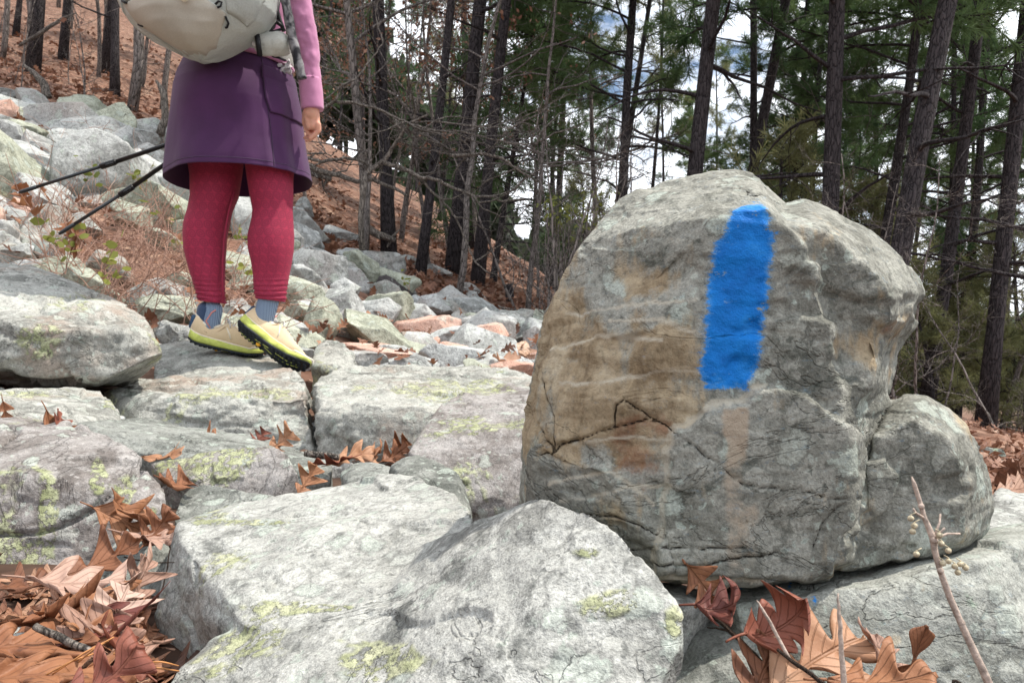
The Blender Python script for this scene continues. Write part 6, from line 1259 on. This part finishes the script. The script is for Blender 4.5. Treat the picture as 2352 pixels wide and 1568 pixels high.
r_ = pack_patch('bottom_pocket', 'packtan', [(322, 42), (380, 34), (452, 23), (478, 21), (520, 46), (549, 67)], [(322, 45), (345, 80), (392, 108), (432, 131), (455, 136), (479, 135), (509, 120), (528, 102), (549, 70)], .014)
b = MB(); b.tube([q for q in r_[0]], .0022, 6); b.build('pocket_hem', M['packcream'], pack)
pack_patch('front_mesh_panel', 'packcream', [(318, -200), (480, -200)], [(318, 40), (380, 32), (440, 22), (480, 18)], .006, thick=.001)
pack_patch('side_panel', 'packpale', [(552, -200), (622, -200)], [(552, 66), (580, 76), (600, 60), (622, 20)], .012, thick=.001)
for ln_ in ([(556, -120), (558, 0), (553, 60), (580, 80)], [(478, -150), (479, 18)], [(530, -100), (512, 34)], [(500, -60), (508, 20)], [(440, -60), (436, 20), (452, 0)], [(300, -100), (312, 20), (330, 45)]):
    b = MB(); b.tube([pack_pt(np.array([pa(u, v)]), v, .004)[0] for u, v in ln_], .0018, 5); b.build('fabric_seam', M['packcream'], pack)
for x0, x1 in ((468, 462), (474, 484)):
    b = MB(); pl = [pack_pt(np.array([pa(u, v)]), v, o_)[0] for u, v, o_ in ((471, -6, .02), (x0, 10, .026), (x1, 30, .028), (x0 + 4, 52, .028), (474, 56, .026))]; b.tube(pl, [.006, .008, .009, .007, .003], 6); b.build('drawstring', M['shoewhite'], pack)
for ln_ in ([(533, 54), (540, 47), (546, 49), (543, 57), (536, 60)], [(548, 74), (550, 84), (545, 90), (541, 92)], [(345, 80), (352, 84), (359, 86)], [(318, 34), (326, 40), (332, 42)]):
    b = MB(); b.tube([pack_pt(np.array([pa(u, v)]), v, .012)[0] for u, v in ln_], .0034, 6); b.build('cord_loop', M['black'], pack)
b = MB(); b.tube([pack_pt(np.array([pa(u, v)]), v, .006)[0] for u, v in ((312, 32), (308, 48), (312, 68), (318, 88))], [.003, .004, .004, .003], 6); b.build('loose_strap', M['packpale'], pack)
b = MB(); b.tube([pack_pt(np.array([pa(u, v)]), v, .003)[0] for u, v in ((332, 78), (370, 98), (420, 126))], .006, 6); b.build('lower_strap', M['packcream'], pack)
# hip belt wraps the waist: outer skin of the torso ellipse
def belt_pt(a, v, off): return np.array([(545 - 1176) / FPX * 2.68 + (.178 + off) * math.cos(a), 2.68 + (.145 + off) * math.sin(a), -(v - 784) / FPX * 2.60])
def belt(name, mat, a0, a1, tops, bots, th=.012):
    n = 30; rows = []
    for j in range(9):
        f = j / 8; rows += [belt_pt(a, np.interp(a, [a0, a1], tops) * (1 - f) + np.interp(a, [a0, a1], bots) * f, th * math.sin(math.pi * (.1 + .8 * f))) for a in np.linspace(a0, a1, n)]
    b = MB(); b.loftV(np.array(rows), 9, n, 0, False, closed=False); o = b.build(name, M[mat], pack); md = o.modifiers.new('t', 'SOLIDIFY'); md.thickness = .006; return o
belt('hip_belt', 'packcream', -1.9, -.02, (80, 82), (118, 140))
belt('belt_trim', 'shirt', -1.75, -.0, (117, 140), (121, 147), .008)
hp = MB(); hp.capsule(P(608, 98, 2.46), .033, P(640, 100, 2.47), .037, sides=20); hp.capsule(P(606, 106, 2.46), .028, P(648, 112, 2.48), .027, sides=20); mh = union(hp, .004, 6); Vh = getco(mh); Nh = getno(mh)
Vh = Vh + Nh * (.006 * fbm(Vh * 28, 4, 3) - .003 * ridge(Vh * 18, 8, 2))[:, None]; setco(mh, Vh - np.array(pack.location)); mh.polygons.foreach_set('use_smooth', np.ones(len(mh.polygons), bool)); mh.materials.append(M['packcream'])
o = bpy.data.objects.new('hip_pouch', mh); o.parent = pack; col.objects.link(o)
for pl, rd in (([(590, 76, 2.43), (593, 100, 2.415), (597, 128, 2.44)], .0085), ([(600, 82, 2.45), (620, 76, 2.45), (645, 68, 2.46)], .0045), ([(636, 36, 2.5), (628, 62, 2.49), (610, 82, 2.47)], .006), ([(640, 0, 2.5), (636, 24, 2.5), (644, 50, 2.5), (652, 72, 2.5)], .007), ([(634, 50, 2.49), (650, 62, 2.5)], .006), ([(656, 140, 2.52), (640, 133, 2.5), (625, 129, 2.49)], .004)):
    b = MB(); pp = np.array([P(*q) for q in pl]); b.tube(pp, rd, 6); b.build('webbing_strap', M['black'], pack)
b = MB(); b.ball(P(584, 100, 2.445), (.007, .005, .009), n=7); b.build('cord_lock', M['tissue'], pack)
# mottled grey strap hanging beside the sleeve
b = MB(); pl = [(628, -140, 2.45), (648, -30, 2.45), (655, 0, 2.45), (671, 85, 2.45), (684, 140, 2.46), (694, 182, 2.47)]; pp = np.array([P(*q) for q in pl]); fine = np.array([[np.interp(t, np.arange(6), pp[:, k]) for k in range(3)] for t in np.linspace(0, 5, 40)])
b.tube(fine, 0.0145 + .001 * np.sin(np.arange(40)), 16); b.build('mottled_sleeve', M['camo'], pack)

# ---- trekking poles
def pole(label, tip, joint, end, Yt, Ye):
    e = empty('trekking_pole', P(*tip, Yt), label, 'trekking pole'); pt, pj, pe = [np.array(P(*q)) for q in ((*tip, Yt), (*joint, Yt + (Ye - Yt) * .4), (*end, Ye))]; d = (pj - pt) / np.linalg.norm(pj - pt)
    b = MB(); b.tube([pt, pt + d * .012], [.0022, .0035], 8); b.build('carbide_tip', M['poletip'], e)
    b = MB(); b.tube([pt + d * .01, pt + d * .02, pt + d * .07, pt + d * .075], [.0045, .007, .0075, .006], 12); b.build('tip_cover', M['polegrey'], e)
    b = MB(); b.tube([pt + d * .07, pj], .0062, 12); b.build('lower_shaft', M['polegrey'], e)
    b = MB(); b.tube([pj - d * .02, pj - d * .018, pj + d * .035, pj + d * .04], [.0088, .0115, .0115, .009], 14); b.capsule(pj + d * .01 + np.array([0, -.011, -.006]), .005, pj + d * .03 + np.array([0, -.011, -.006]), .004); b.build('clamp', M['poleblack'], e)
    b = MB(); b.tube([pj + d * .03, pe], .0085, 12); b.build('upper_shaft', M['poleblack'], e)
    b = MB(); d2 = (pe - pj) / np.linalg.norm(pe - pj); b.tube([pe, pe + d2 * .02, pe + d2 * .14], [.010, .014, .016], 12); b.build('grip', M['black'], e)
pole('upper trekking pole, nearly level, poking out left of the skirt', (38, 444), (243, 379), (492, 296), 2.92, 2.98)
pole('lower trekking pole, steeper, its tip by the bright green leaves', (130, 541), (285, 442), (500, 292), 2.90, 2.98)

# ------------------------------------------------------------------ labels of look-alikes: say which one by distance
_ord = ['nearest', 'second nearest', 'third nearest', 'fourth nearest', 'fifth nearest', 'sixth nearest', 'seventh nearest', 'eighth nearest', 'ninth nearest', 'tenth nearest']
_by = {}
for o in list(sc.objects):
    if o.parent is None and o.get('label') and o.get('kind') is None: _by.setdefault(o['label'], []).append(o)
for lab, os_ in _by.items():
    if 2 <= len(os_) <= 10:
        os_.sort(key=lambda q: q.location.length)
        for i, q in enumerate(os_):
            t = lab + ', ' + _ord[i]
            if len(t.replace(',', ' ').split()) <= 16: q['label'] = t
            if not q.get('group'): q['group'] = lab
for o in sc.objects:
    if o.get('_o') is not None: del o['_o']
